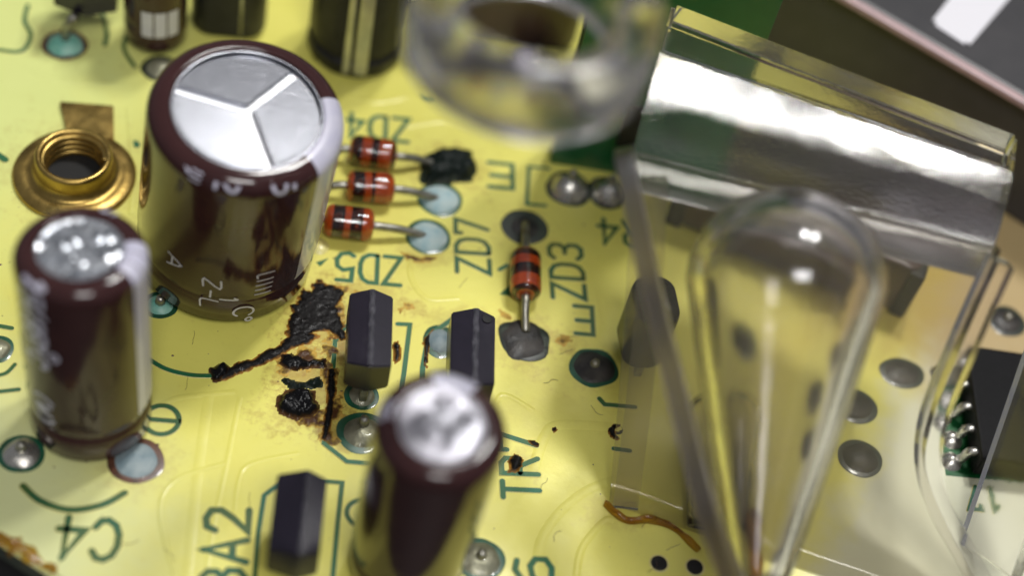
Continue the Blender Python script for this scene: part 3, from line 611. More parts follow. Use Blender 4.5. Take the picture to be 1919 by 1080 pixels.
for i in range(3):
    a0, a1 = A[i], A[(i + 1) % 3] + (2*math.pi if i == 2 else 0)
    mid = (a0 + a1)/2; gap = 0.20; seg = 20; rr = rd - 0.17
    off = Vector((math.cos(mid), math.sin(mid), 0))*gap/math.sin((a1 - a0)/2)*1.0
    ring_ = []
    for j in range(seg + 1):
        a = a0 + (a1 - a0)*j/seg; p = Vector((rr*math.cos(a), rr*math.sin(a), 0))
        # clip to the score line offset by the groove half width
        for aa, sgn in ((a0, 1), (a1, -1)):
            n_ = Vector((-math.sin(aa), math.cos(aa), 0))*sgn; dd = p.dot(n_)
            if dd < gap: p = p + n_*(gap - dd)
        ring_.append(p)
    poly = [off] + ring_
    bmx = bmesh.new(); vs = [bmx.verts.new(p) for p in poly]; fc = bmx.faces.new(vs)
    ex = bmesh.ops.extrude_face_region(bmx, geom=[fc]); vv = [e for e in ex['geom'] if isinstance(e, bmesh.types.BMVert)]
    bmesh.ops.translate(bmx, verts=vv, vec=(0, 0, 0.30))
    topf = [e for e in ex['geom'] if isinstance(e, bmesh.types.BMFace)]
    bmesh.ops.bevel(bmx, geom=[e for e in topf[0].edges], offset=0.09, segments=2, affect='EDGES')
    bmesh.ops.recalc_face_normals(bmx, faces=bmx.faces)
    me = bpy.data.meshes.new('top_segment'); bmx.to_mesh(me); bmx.free()
    o = link('top_segment', me, 'alu', root); o.location = (0, 0, zt - 0.42)
    o.rotation_euler = (math.radians(tilts[i][0]), math.radians(tilts[i][1]), 0)
aw = [ang_of(root, 622, 178, zt), ang_of(root, 600, 300, zt)]
v, f = wrap_patch(pr, min(aw), max(aw), 7, 24); link('polarity_stripe', mesh('polarity_stripe', v, f), 'print', root)
Rb = 4.70*k
for (txt, px, ztop, h, w, adv, sw) in (('5', 520, zt + 0.25, 1.15, 0.95, 1.2, 0.2), ('2', 432, zt + 0.35, 1.15, 0.95, 1.2, 0.2), ('NIII', 372, zt + 0.2, 0.55, 0.2, 0.26, 0.1), ('Y', 335, zt + 0.3, 0.7, 0.7, 0.8, 0.2),
        ('Co', 452, 2.75, 1.1, 0.85, 1.1, 0.13), ('Z-L', 395, 5.3, 0.9, 0.75, 1.0, 0.11), ('LIIII', 480, 5.9, 0.9, 0.35, 0.45, 0.09), ('J', 425, 3.9, 0.9, 0.7, 1.0, 0.12), ('A', 312, 6.0, 0.9, 1.0, 1.0, 0.11)):
    a = ang_of(root, px, 330 if ztop > 8 else 560, zt - 1 if ztop > 8 else 2)
    v, f = wrap_text(txt, Rb, a, ztop, h, w, adv, sw, squash=zt - 0.95)
    link('printed_marking', mesh('printed_marking', v, f), 'print', root)
# left and front small ones ---------------------------------------------------
def dented_top(root, rd, zt, bumps, mat):
    v, f = [], []; NR, NA = 22, 72
    for i in range(NR + 1):
        r = rd*i/NR
        for q in range(NA):
            a = 2*math.pi*q/NA; x, y = r*math.cos(a), r*math.sin(a); z = -0.16 + 0.02*noise.noise(Vector((x*1.5, y*1.5, 3)))
            for (bx, by, br, bh) in bumps:
                d2 = ((x - bx)**2 + (y - by)**2)/(br*br); z += bh*math.exp(-d2*1.6)*(1 + 0.5*noise.noise(Vector((x*4, y*4, bx*5))))
            if i >= NR - 1: z += 0.04
            v.append(Vector((x, y, zt + z)))
    for i in range(NR):
        for q in range(NA): f.append((i*NA + q, i*NA + (q + 1) % NA, (i + 1)*NA + (q + 1) % NA, (i + 1)*NA + q))
    link('metal_top', mesh('metal_top', v, f), mat, root)
root, pr, rd, zt = capacitor(-21.11*k, -10.75*k, 0.5, 2.92*k, 12.14*k, math.radians(-1.0), math.radians(4.0), 0.8, 0.65, 1.9, 0.06,
    'small brown capacitor with pitted grey metal top, at the left edge', G)
def loc_of(px, py, z):
    return root.matrix_world.inverted() @ at(px, py, (root.matrix_world @ Vector((0, 0, z))).z)
bp = []
for (px, py, h) in ((118, 455, .16), (140, 447, .16), (183, 440, .15), (203, 440, .14), (135, 480, .14), (150, 488, .15), (200, 478, .14), (218, 472, .13), (70, 452, .1)):
    q = loc_of(px, py, zt); bp.append((q.x, q.y, 0.24, h))
dented_top(root, rd, zt, bp, 'alu_pit')
aw = sorted([ang_of(root, 262, 450, zt), ang_of(root, 258, 530, zt)])
for i in range(3):
    w_ = (aw[1] - aw[0])/3; v, f = wrap_patch(pr, aw[0] + w_*(i + 0.04), aw[0] + w_*(i + 0.96), 9, 24); link('polarity_stripe', mesh('polarity_stripe', v, f), 'print', root)
for (txt, px, py, ztop, h, w, adv, sw) in (('J5(85oC', 66, 560, zt + 0.2, 1.25, 0.78, 0.88, 0.26), ('(W)', 72, 720, zt - 8.1, 1.0, 0.7, 0.8, 0.2), ('o', 95, 600, zt - 4.4, 1.3, 1.2, 1.0, 0.16), ('55', 210, 398, zt + 0.3, 0.8, 0.6, 0.8, 0.2)):
    a = ang_of(root, px, py if py < 500 else 540, zt - 0.5)
    v, f = wrap_text(txt, 2.92*k, a, ztop, h, w, adv, sw, squash=zt - 0.8); link('printed_marking', mesh('printed_marking', v, f), 'print', root)
root, pr, rd, zt = capacitor(-5.41*k, -17.49*k, 0.5, 2.82*k, 12.9*k, math.radians(0.2), math.radians(-2.5), 0.8, 0.66, 1.9, 0.06,
    'small brown capacitor with bright silver top, nearest the viewer at bottom centre', G)
bp = []
for (px, py, r, h) in ((795, 790, .5, .12), (835, 755, .5, .10), (878, 790, .5, .12), (850, 820, .6, .12), (812, 810, .4, .1)):
    q = loc_of(px, py, zt); bp.append((q.x, q.y, r, h))
dented_top(root, rd, zt, bp, 'alu_dull')
aw = sorted([ang_of(root, 808, 700, zt), ang_of(root, 905, 715, zt)])
v, f = wrap_patch(pr, aw[0], aw[1], 9, 24); link('polarity_stripe', mesh('polarity_stripe', v, f), 'print', root)
for (txt, px, py, ztop, h, w, adv, sw) in (('11', 740, 770, zt + 0.75, 1.0, 0.5, 0.6, 0.3), ):
    v, f = wrap_text(txt, 2.82*k, ang_of(root, px, py, zt), ztop, h, w, adv, sw, squash=zt - 0.8); link('printed_marking', mesh('printed_marking', v, f), 'print', root)
# far one, behind the big one
b = at(292, 72)
root, pr, rd, zt = capacitor(b.x, b.y, 0.6, 1.95, 9.0, 0, 0, 0.7, 0.66, 1.7, 0.05,
    'far brown capacitor with white bars on its side, behind the largest capacitor', G)
dented_top(root, rd, zt, [], 'alu')
a0 = math.atan2(CAMP.y - b.y, CAMP.x - b.x) + 0.15
for i in range(3):
    v, f = lathe([(1.97, 1.95), (1.985, 2.6), (1.985, 4.0)], 8, a0 + (i - 1.5)*0.42 + 0.03, a0 + (i - 0.5)*0.42 - 0.03)
    link('polarity_stripe', mesh('polarity_stripe', v, f), 'print', root)

# ------------------------------------------------------------------ transistors
def transistor_mesh(W, Ln, H, split=0.5, draft=0.13):
    """moulded body: two drafted halves that meet on the parting plane x = 0"""
    bmx = bmesh.new(); xs = [-W*split, 0.0, W*(1 - split)]; rings = []
    for i, x in enumerate(xs):
        s = 0 if i == 1 else 1; dy = draft*W*s; hz = draft*0.75*W*s
        pts = [(-Ln/2 + dy, hz*0.6), (Ln/2 - dy, hz*0.6), (Ln/2 - dy, H - hz), (-Ln/2 + dy, H - hz)]
        rings.append([bmx.verts.new((x, y, z)) for y, z in pts])
    for a, b in ((0, 1), (1, 2)):
        for j in range(4): bmx.faces.new((rings[a][j], rings[a][(j + 1) % 4], rings[b][(j + 1) % 4], rings[b][j]))
    bmx.faces.new(rings[0][::-1]); bmx.faces.new(rings[2])
    bmesh.ops.recalc_face_normals(bmx, faces=bmx.faces)
    bmesh.ops.bevel(bmx, geom=[e for e in bmx.edges], offset=0.07, segments=2, affect='EDGES')
    me = bpy.data.meshes.new('body'); bmx.to_mesh(me); bmx.free()
    return me
def transistor(pos, zb, W, Ln, H, rz, label, split=0.5, lean=(0, 0), legs=True, seam='ridge', group='black moulded transistors'):
    root = thing('transistor', pos, label, 'transistor', group, (lean[0], lean[1], rz))
    me = transistor_mesh(W, Ln, H, split); body = link('body', me, 'epoxy', root); body.location = (0, 0, zb)
    v, f = [], []; N = 60                                   # rough parting seam running over the top and down the near end
    path = [Vector((0, Ln/2 - 0.1, H + 0.0)) + (Vector((0, -1, 0))*(Ln - 0.2)*i/N) for i in range(N + 1)]
    wid = 0.17 if seam == 'ridge' else 0.07
    for i, p in enumerate(path):
        n1 = noise.noise(Vector((p.y*2.2, 1.3, pos[0]))); n2 = noise.noise(Vector((p.y*2.6, 7.3, pos[1])))
        for x, z in ((-wid*(1 + .3*n1), -0.03), (-wid*.5, 0.035 + .03*n1), (wid*.5, 0.03 + .03*n2), (wid*(1 + .3*n2), -0.03)): v.append(p + Vector((x, 0, z)))
    for i in range(N):
        for q in range(3): f.append((i*4 + q, i*4 + q + 1, i*4 + q + 5, i*4 + q + 4))
    s = link('mould_seam', mesh('mould_seam', v, f), 'seam', body)
    if legs:
        for y in (-1, 0, 1):
            yy = y*Ln*0.30; m_ = box(0, yy, (zb + 0.3)/2 - 0.2, 0.42, 0.36, zb + 0.7, 0.05); link('leg', m_, 'lead', root)
    return root
def place_top(px, py, z): return at(px, py, z)
def place_tr(pxc, pyn, pyf, zb, W, H, rz, label, **k):
    """near and far end of the top face, in photo pixels at that height"""
    n_ = at(pxc[0], pyn, zb + H); f_ = at(pxc[1], pyf, zb + H); d = f_ - n_
    return transistor(((n_.x + f_.x)/2, (n_.y + f_.y)/2, 0), zb, W, d.length, H, math.atan2(d.y, d.x) - math.pi/2, label, **k)
place_tr((694, 699), 688, 540, 2.3, 2.35, 2.4, 0, 'dark purple black transistor with smooth top, between big capacitor burn and front capacitor', split=0.52)
place_tr((890, 893), 722, 576, 2.2, 2.4, 2.4, 0, 'black transistor with ragged seam and pinhole, half hidden behind front capacitor', split=0.55)
place_tr((560, 578), 1042, 880, 2.2, 2.45, 2.5, 0, 'grey scuffed transistor at bottom edge, left of the front capacitor', split=0.6, seam='crack')
b = at(1188, 672); t4 = thing('transistor', (b.x, b.y, 0), 'black rounded transistor half hidden behind the clear acrylic foot', 'transistor', 'black moulded transistors', (0, 0, 0.1))
# pinhole in the top of the second transistor
tr2 = [o for o in COL.objects if o.get('label', '').startswith('black transistor with ragged')][0]
v, f = lathe([(0, 0.02), (0.22, 0.015), (0.27, 0.0)], 20, M4=Matrix.Translation((0.6, 1.9, 4.6 - 0.05)) @ Matrix.Rotation(math.radians(8), 4, 'Y')); link('pinhole', mesh('pinhole', v, f), 'hole', tr2)
# far dark transistor with its lead in the turquoise pad
b = at(160, 82)
t = transistor((b.x, b.y + 1.9, 0), 2.2, 3.8, 3.6, 3.4, 0.2, 'blurred dark transistor above the turquoise pad, top left corner', legs=False)
v, f = tube([at(122, 80, 0.2) - t.location, at(124, 50, 1.2) - t.location, at(140, 30, 2.5) - t.location], 0.3, 10); link('leg', mesh('leg', v, f), 'lead', t); t.rotation_euler = (0, 0, 0)

# ------------------------------------------------------------------ glass diodes
def diode(cpx, cpy, dirv, ln, rad, bands, leads, label, zc=1.0):
    c = at(cpx, cpy, zc); d = Vector((dirv[0], dirv[1], 0)).normalized(); rz = math.atan2(d.y, d.x)
    root = thing('zener_diode', (c.x, c.y, 0), label, 'diode', 'orange glass diodes', (0, 0, rz))
    MX = Matrix.Translation((0, 0, zc)) @ Matrix.Rotation(math.pi/2, 4, 'Y')
    def prof(r, l, rd_=0.45):
        p = [(0.0, -l/2)]
        for i in range(7): a = i/6*math.pi/2; p.append((r - rd_ + rd_*math.sin(a), -l/2 + rd_ - rd_*math.cos(a)))
        return p + [(q[0], -q[1]) for q in p[::-1]]
    v, f = lathe(prof(rad*0.86, ln*0.94), 32, M4=MX, wob=lambda a, z: 0.02*noise.noise(Vector((math.cos(a)*2, math.sin(a)*2, z*2 + cpx)))); body = link('body', mesh('body', v, f), 'orange', root)
    for (u0, u1, m_) in bands:
        z0, z1 = (u0 - 0.5)*ln*0.94, (u1 - 0.5)*ln*0.94; V = []
        pr_ = [p for p in prof(rad*0.86, ln*0.94)]
        def rad_at(z):
            for a, b in zip(pr_, pr_[1:]):
                if a[1] <= z <= b[1] and b[1] > a[1]: return a[0] + (b[0] - a[0])*(z - a[1])/(b[1] - a[1])
            return 0.05
        v, f = lathe([(rad_at(z0 + (z1 - z0)*q/6) + 0.012, z0 + (z1 - z0)*q/6) for q in range(7)], 32, M4=MX, wob=lambda a, z: 0.02*noise.noise(Vector((math.cos(a)*2, math.sin(a)*2, z*2 + cpx))))
        link('band', mesh('band', v, f), m_, body)
    v, f = lathe(prof(rad, ln + 0.12, 0.5), 32, M4=MX); link('glass_shell', mesh('glass_shell', v, f), 'glass', root)
    inv = Matrix.Rotation(-rz, 4, 'Z') @ Matrix.Translation((-c.x, -c.y, 0))
    for s, pts in leads:
        P = [Vector((s*ln*0.49, 0, zc))] + [inv @ at(*q) for q in pts]
        P = [P[0], P[0] + Vector((s*0.5, 0, 0))] + P[1:]
        v, f = tube(smooth_path(P, 6), 0.25, 10); link('lead', mesh('lead', v, f), 'lead', root)
    return root
diode(699, 286, (1, -.05), 2.75, 0.95, [(0.03, 0.24, 'band'), (0.46, 0.64, 'band'), (0.93, 1.0, 'band')], [(1, [(780, 297, .7), (815, 308, .2)]), (-1, [(620, 285, .8), (590, 295, 0)])], 'orange glass diode farthest back of three in a row, lead in black crust')
diode(694, 351, (1, .03), 2.75, 0.95, [(0.10, 0.36, 'band'), (0.52, 0.60, 'band')], [(1, [(785, 362, .7), (822, 374, .15)]), (-1, [(615, 350, .8), (590, 360, 0)])], 'orange glass diode in the middle of three in a row')
diode(654, 417, (1, -.04), 2.80, 0.98, [(0.14, 0.40, 'band'), (0.54, 0.80, 'band')], [(1, [(755, 431, .7), (798, 444, .15)]), (-1, [(580, 415, .8), (560, 420, 0)])], 'orange glass diode with two wide black bands, nearest of three in a row')
diode(985, 514, (-.02, -1), 3.15, 0.92, [(0.0, 0.2, 'band'), (0.40, 0.66, 'band'), (0.92, 1.0, 'band')], [(1, [(984, 590, .6), (985, 622, .1)]), (-1, [(984, 432, .5), (984, 420, .05)])], 'upright orange glass diode alone between two dark pads')

# ------------------------------------------------------------------ brass threaded terminal
b = at(140, 330); root = thing('brass_terminal', (b.x, b.y, 0), 'tarnished brass threaded terminal with round flange and tab, left of largest capacitor', 'terminal')
rf = mmpx(135, 315, 112); ri = mmpx(140, 290, 58); hc = 1.9
v, f = lathe([(ri*1.1, -0.05), (rf, -0.05), (rf*1.0, 0.22), (rf*0.97, 0.34), (rf*0.80, 0.42), (ri*1.42, 0.40), (ri*1.28, 0.55), (ri*1.2, 1.1)], 64, wob=lambda a, z: 0.012*noise.noise(Vector((math.cos(a)*1.5, math.sin(a)*1.5, 2))))
link('flange', mesh('flange', v, f), 'brass', root)
v, f = lathe([(ri*1.24, 0.5), (ri*1.2, hc - 0.25), (ri*1.16, hc - 0.06), (ri*1.08, hc), (ri*1.0, hc - 0.06), (ri*0.97, hc - 0.3)], 64); collar = link('collar', mesh('collar', v, f), 'brass', root)
pts = []
for i in range(64*5 + 1):
    a = i/64*2*math.pi; pts.append((ri*0.98*math.cos(a), ri*0.98*math.sin(a), hc - 0.35 - 0.42*i/64))
v, f = tube(pts, 0.23, 8); link('screw_thread', mesh('screw_thread', v, f), 'brass', collar)
v, f = lathe([(ri*0.98, hc - 0.2), (ri*0.98, -1.5)], 48); link('bore', mesh('bore', v, f), 'brass', collar)
v, f = lathe([(0, 0.02), (ri*1.0, 0.02)], 48); link('bore_bottom', mesh('bore_bottom', v, f), 'hole', collar)
p0, p1 = at(112, 196), at(213, 204); q0, q1 = at(128, 262), at(214, 268)
me = bpy.data.meshes.new('tab'); bmx = bmesh.new()
vs = [bmx.verts.new((p.x - b.x, p.y - b.y, 0.02)) for p in (p0, p1, q1, q0)]; fc = bmx.faces.new(vs); ex = bmesh.ops.extrude_face_region(bmx, geom=[fc])
bmesh.ops.translate(bmx, verts=[e for e in ex['geom'] if isinstance(e, bmesh.types.BMVert)], vec=(0, 0, 0.34)); bmesh.ops.recalc_face_normals(bmx, faces=bmx.faces)
bmesh.ops.bevel(bmx, geom=bmx.edges[:], offset=0.06, segments=2, affect='EDGES'); bmx.to_mesh(me); bmx.free(); link('tab', me, 'brass', root)

# ------------------------------------------------------------------ the row of dark parts along the far side
def rounded_prism(w, d, h, r, z0, n=6):
    pts = []
    for cx, cy, a0 in ((w/2 - r, d/2 - r, 0), (-w/2 + r, d/2 - r, 90), (-w/2 + r, -d/2 + r, 180), (w/2 - r, -d/2 + r, 270)):
        for i in range(n + 1):
            a = math.radians(a0 + 90*i/n); pts.append((cx + r*math.cos(a), cy + r*math.sin(a)))
    prof = [(0.93, z0), (1.0, z0 + 0.3), (1.0, z0 + h - 0.4), (0.97, z0 + h - 0.1), (0.90, z0 + h)]
    v = [Vector((x*s, y*s, z)) for s, z in prof for x, y in pts]; m_ = len(pts); f = []
    for q in range(len(prof) - 1):
        for i in range(m_): f.append((q*m_ + i, q*m_ + (i + 1) % m_, (q + 1)*m_ + (i + 1) % m_, (q + 1)*m_ + i))
    f += [tuple(range(m_)), tuple((len(prof) - 1)*m_ + i for i in range(m_))]
    return v, f
v, f = rounded_prism(2.5, 3.4, 4.4, 1.0, 1.3, 8); link('body', mesh('body', v, f, sharp=60), 'epoxy', t4)
for y in (-1, 0, 1): link('leg', box(0, y*1.1, 0.6, 0.42, 0.36, 1.7, 0.05), 'lead', t4)
b = at(425, 72); root = thing('film_capacitor', (b.x, b.y + 1.5, 0), 'glossy black rounded component with a pale seam, behind the largest capacitor', 'capacitor')
v, f = rounded_prism(4.7, 3.4, 9, 1.3, 0.3); link('body', mesh('body', v, f, sharp=40), 'black', root)
v, f = tube([(0.85, -1.66, 0.6), (0.85, -1.70, 4.5), (0.85, -1.68, 9.0)], 0.12, 6); link('seam', mesh('seam', v, f), 'steel', root)
for s in (-1, 1):
    v, f = tube([(s*1.3, 0, 0.6), (s*1.3, 0, -0.2)], 0.3); link('leg', mesh('leg', v, f), 'lead', root)
b = at(662, 134); root = thing('connector', (b.x, b.y + 2.3, 0), 'black round connector with upright silver bars, beyond the three diodes', 'connector', rot=(0, 0, -0.06))
prof = [(0, 0.1), (2.9, 0.1), (3.05, 0.4), (3.05, 1.2), (2.85, 1.4), (2.85, 1.7), (3.0, 1.9), (3.0, 9.0), (2.6, 9.4), (0, 9.4)]
v, f = lathe(prof, 48, wob=lambda a, z: 0.02*(1 if math.sin(a*12) > 0.6 else 0)); link('housing', mesh('housing', v, f, sharp=30), 'black', root)
for x, w, y in ((-0.35, 0.45, -2.95), (0.55, 0.9, -2.9)):
    link('silver_bar', box(x, y, 4.6, w, 0.4, 8.2, 0.12), 'steel', root)
b = at(930, 94); root = thing('brown_capacitor', (b.x, b.y + 1.8, 0), 'brown dipped block seen through the clear ring at the top', 'capacitor')
v, f = rounded_prism(10.4, 3.0, 9, 1.0, 0.4); link('body', mesh('body', v, f, sharp=40), 'brown', root)
for s in (-1, 1):
    v, f = tube([(s*2.2, 0, 0.6), (s*2.2, 0, -0.2)], 0.3); link('leg', mesh('leg', v, f), 'lead', root)
b = at(775, 30); root = thing('relay', (b.x, b.y + 2.6, 0), 'black box behind the left side of the clear ring', 'relay')
link('case', box(0, 0, 4.3, 4.0, 4.0, 8.0, 0.3, seg=3), 'black', root); link('lid_lip', box(0, -0.1, 8.45, 4.3, 4.2, 0.4, 0.1), 'black', root)
# green upright card
p0, p1 = at(1030, 305), at(1330, 352); d = (p1 - p0); root = thing('daughter_card', (p0.x, p0.y, 0), 'green circuit card standing upright behind the acrylic piece', 'circuit card', rot=(0, 0, math.atan2(d.y, d.x)))
link('card', box(d.length/2, 0.8, 12.9, d.length, 1.6, 26.0, 0.05), 'pcbgreen', root)
for x, z in ((1.4, 9), (2.8, 12), (3.4, 6), (5.5, 8.5)):
    v, f = lathe([(0, 0.12), (0.35, 0.08), (0.55, 0.0)], 20, M4=Matrix.Translation((x, 0.0, z)) @ Matrix.Rotation(math.pi/2, 4, 'X')); link('via', mesh('via', v, f), 'pcbgreen', root)
for x, z, w, h in ((4.4, 4.5, 1.6, 3.4), (6.8, 7, 1.2, 2.4)): link('surface_part', box(x, -0.2, z, w, 0.5, h, 0.08), 'black', root)

# ------------------------------------------------------------------ chip at the right
c0, c1 = at(1803, 645, 2.0), at(1868, 862, 2.0)
root = thing('integrated_circuit', (c0.x, (c0.y + c1.y)/2, 0), 'matte black chip with silver soldered pins at the right edge', 'chip', rot=(0, 0, math.radians(-4)))
Lc = (c0 - c1).length; link('package', box(4.2, 0, 1.15, 8.4, Lc, 1.7, 0.18), 'chip', root)
npin = 5
for i in range(npin):
    y = (i - (npin - 1)/2)*1.55
    v, f = tube(smooth_path([(0.2, y, 1.3), (-0.35, y, 1.2), (-0.55, y, 0.4), (-1.1, y, 0.15)], 5), 0.27, 4); link('pin', mesh('pin', v, f), 'solder', root)
    q = root.matrix_world
for i in range(npin):
    y = (i - (npin - 1)/2)*1.55; c = Vector((root.location.x - 1.1, root.location.y + y, 0))
    v, f = [], []
    v, f = lathe([(0, 0.5), (0.25, 0.45), (0.5, 0.22), (0.66, 0.02)], 20, wob=lambda a, z: 0.15*noise.noise(Vector((math.cos(a), math.sin(a), y))))
    o = link('solder_fillet', mesh('solder_fillet', v, f), 'solder', root); o.location = (-1.0 + 0.25*math.sin(i*2.3), y, 0)
c = at(1790, 760); cc = root.location
v = [Vector((cc.x - 1.7, cc.y - 4.0, 0.01)), Vector((cc.x + 6, cc.y - 4.2, 0.01)), Vector((cc.x + 6, cc.y + 2.8, 0.01)), Vector((cc.x - 1.3, cc.y + 2.8, 0.01))]
link('green_land', mesh('green_land', v, [(0, 1, 2, 3)]), 'pcbgreen', board)
lettering('17', 1880, 918, FL, 1.5, 1.0, 1.3)

# black housing with a white mark, top right
e0, e1 = at(1560, -20, 9), at(1960, 214, 9); d = e1 - e0
root = thing('black_housing', (e0.x, e0.y, 0), 'dark grey housing with a white bar mark and pinkish rim, top right corner', 'housing', rot=(0, 0, math.atan2(d.y, d.x)))
link('lid', box(d.length/2, 12.3, 4.6, d.length + 12, 24, 9.0, 0.3), 'panel', root)
link('rim', box(d.length/2, 0.0, 8.9, d.length + 12, 0.55, 0.5, 0.15), 'panel_edge', root)
MI = Matrix.Translation(root.location).inverted(); Rz = Matrix.Rotation(-math.atan2(d.y, d.x), 4, 'Z')
w = [Rz @ (MI @ at(x, y, 9.12)) for x, y in ((1744, 42), (1814, 88), (1905, -20), (1830, -68))]
cen = sum(w, Vector())/4; bmx = bmesh.new(); fc = bmx.faces.new([bmx.verts.new(p) for p in w])
ex = bmesh.ops.extrude_face_region(bmx, geom=[fc]); bmesh.ops.translate(bmx, verts=[e for e in ex['geom'] if isinstance(e, bmesh.types.BMVert)], vec=(0, 0, 0.06))
bmesh.ops.recalc_face_normals(bmx, faces=bmx.faces); bmesh.ops.bevel(bmx, geom=[e for e in bmx.edges if abs(e.verts[0].co.z - e.verts[1].co.z) > 0.03], offset=0.3, segments=4, affect='EDGES')
me = bpy.data.meshes.new('white_mark'); bmx.to_mesh(me); bmx.free(); link('white_mark', me, 'white', root)

# low dark part under the acrylic bar
b = at(1500, 425, 2.0); root = thing('dark_inductor', (b.x, b.y, 0), 'low dark brown block lying under the clear acrylic bar', 'component', rot=(0, 0, math.radians(-22)))
v, f = rounded_prism(15, 4.2, 4.0, 0.8, 0.3); link('body', mesh('body', v, f, sharp=40), 'brown', root)
for s_ in (-1, 1): link('end_cap', box(s_*7.3, 0, 2.1, 1.0, 4.5, 4.0, 0.25), 'black', root)

# ------------------------------------------------------------------ clear acrylic light guide
ZB = 17.0
A0, A1, A2, A3 = at(1262, 0, ZB), at(1911, 250, ZB), at(1885, 452, ZB), at(1192, 275, ZB)     # back-left, back-right, front-right, front-left
base = at(1140, 945)
guide = thing('acrylic_light_guide', (base.x, base.y, 0), 'clear acrylic light guide with sawn top, sloping front and ring, right foreground', 'light guide')
def gpart(name, v, f, mat, smooth=False, bev=0.0, sharp=None, loc=None):
    me = mesh(name, [Vector(p) - guide.location for p in v], f, smooth, sharp)
    if bev:
        bmx = bmesh.new(); bmx.from_mesh(me); bmesh.ops.bevel(bmx, geom=bmx.edges[:], offset=bev, segments=3, affect='EDGES'); bmx.to_mesh(me); bmx.free()
        for p in me.polygons: p.use_smooth = False
    return link(name, me, mat, guide)
def hexa(t, bt): return t + bt, [(0, 1, 2, 3), (7, 6, 5, 4), (0, 4, 5, 1), (1, 5, 6, 2), (2, 6, 7, 3), (3, 7, 4, 0)]
# top bar: smooth rear strip, sawn front strip that rolls over the near edge
s0, s1 = A0.lerp(A3, 0.36), A1.lerp(A2, 0.36)
dz = Vector((0, 0, -3.2))
v, f = hexa([A0, A1, s1, s0], [A0 + dz, A1 + dz, s1 + dz, s0 + dz]); gpart('rear_bar', v, f, 'acrylic', bev=0.25)
g = 0.02; N1, N2 = 30, 14; V, Fc = [], []
for j in range(N2 + 1):
    t = j/N2
    for i in range(N1 + 1):
        u = i/N1; p = s0.lerp(s1, u).lerp(A3.lerp(A2, u), 0.004 + t*0.996)
        V.append(p + Vector((0, 0, -0.15 - 1.5*t - 1.3*t**5 + 0.05*math.sin(t*6.0) + 0.05*noise.noise(Vector((u*9, t*4, 1))))))
n0 = len(V)
for j in range(N2 + 1):
    for i in range(N1 + 1):
        q = V[j*(N1 + 1) + i]; V.append(Vector((q.x, q.y, ZB - 3.1)))
def gi(i, j, b=0): return b*n0 + j*(N1 + 1) + i
for j in range(N2):
    for i in range(N1):
        Fc.append((gi(i, j), gi(i + 1, j), gi(i + 1, j + 1), gi(i, j + 1))); Fc.append((gi(i, j, 1), gi(i, j + 1, 1), gi(i + 1, j + 1, 1), gi(i + 1, j, 1)))
for i in range(N1):
    for j in (0, N2): Fc.append((gi(i, j), gi(i + 1, j), gi(i + 1, j, 1), gi(i, j, 1)))
for j in range(N2):
    for i in (0, N1): Fc.append((gi(i, j), gi(i, j + 1), gi(i, j + 1, 1), gi(i, j, 1)))
gpart('sawn_bar', V, Fc, 'acrylic_saw', True, sharp=50)
# sloping front sheet from the bar's near edge down to the board, with wavy right edge and glued foot
def slope_pt(px, py, s):                                # a point on the sloping sheet: s = 0 at the bar, 1 at the board
    return at(px, py, (ZB - 1.4)*(1 - s) + 0.1*s)
left = [(1192, 290, 0), (1181, 420, .2), (1172, 560, .42), (1160, 740, .7), (1142, 945, 1.0)]
right = [(1876, 470, 0), (1800, 640, .25), (1742, 790, .5), (1738, 900, .66), (1830, 1090, 0.86), (1900, 1200, 1.0)]
Lp = smooth_path([slope_pt(*q) for q in left], 8); Rp = smooth_path([slope_pt(*q) for q in right], 8)
def resample(P, n):
    ls = [0]
    for a, b in zip(P, P[1:]): ls.append(ls[-1] + (b - a).length)
    out = []
    for i in range(n):
        s = ls[-1]*i/(n - 1); j = max(k for k in range(len(ls)) if ls[k] <= s + 1e-9); j = min(j, len(P) - 2)
        out.append(P[j].lerp(P[j + 1], (s - ls[j])/max(ls[j + 1] - ls[j], 1e-9)))
    return out
NU, NV = 24, 36; Lp = resample(Lp, NV + 1); Rp = resample(Rp, NV + 1)
nrm = ((Rp[0] - Lp[0]).cross(Lp[-1] - Lp[0])).normalized(); nrm = -nrm if nrm.z > 0 else nrm
V = []; TK = 0.9
for layer in (0, 1):
    for j in range(NV + 1):
        for i in range(NU + 1):
            p = Lp[j].lerp(Rp[j], i/NU); 
            wv = 0.10*noise.noise(Vector((p.x*0.22, p.y*0.22, layer*9)))
            q = p + nrm*(TK*(1 + 0.3*(i/NU)**5)*layer + wv); q.z = max(q.z, 0.05 + 0.02*layer)
            V.append(q)
Fc = []; LN = (NU + 1)*(NV + 1)
def si(i, j, l): return l*LN + j*(NU + 1) + i
for j in range(NV):
    for i in range(NU):
        for l in (0, 1): Fc.append((si(i, j, l), si(i + 1, j, l), si(i + 1, j + 1, l), si(i, j + 1, l)))
for i in range(NU):
    for j in (0, NV): Fc.append((si(i, j, 0), si(i + 1, j, 0), si(i + 1, j, 1), si(i, j, 1)))
for j in range(NV):
    for i in (0, NU): Fc.append((si(i, j, 0), si(i, j + 1, 0), si(i, j + 1, 1), si(i, j, 1)))
gpart('sloping_sheet', V, Fc, 'thin', True, sharp=50)
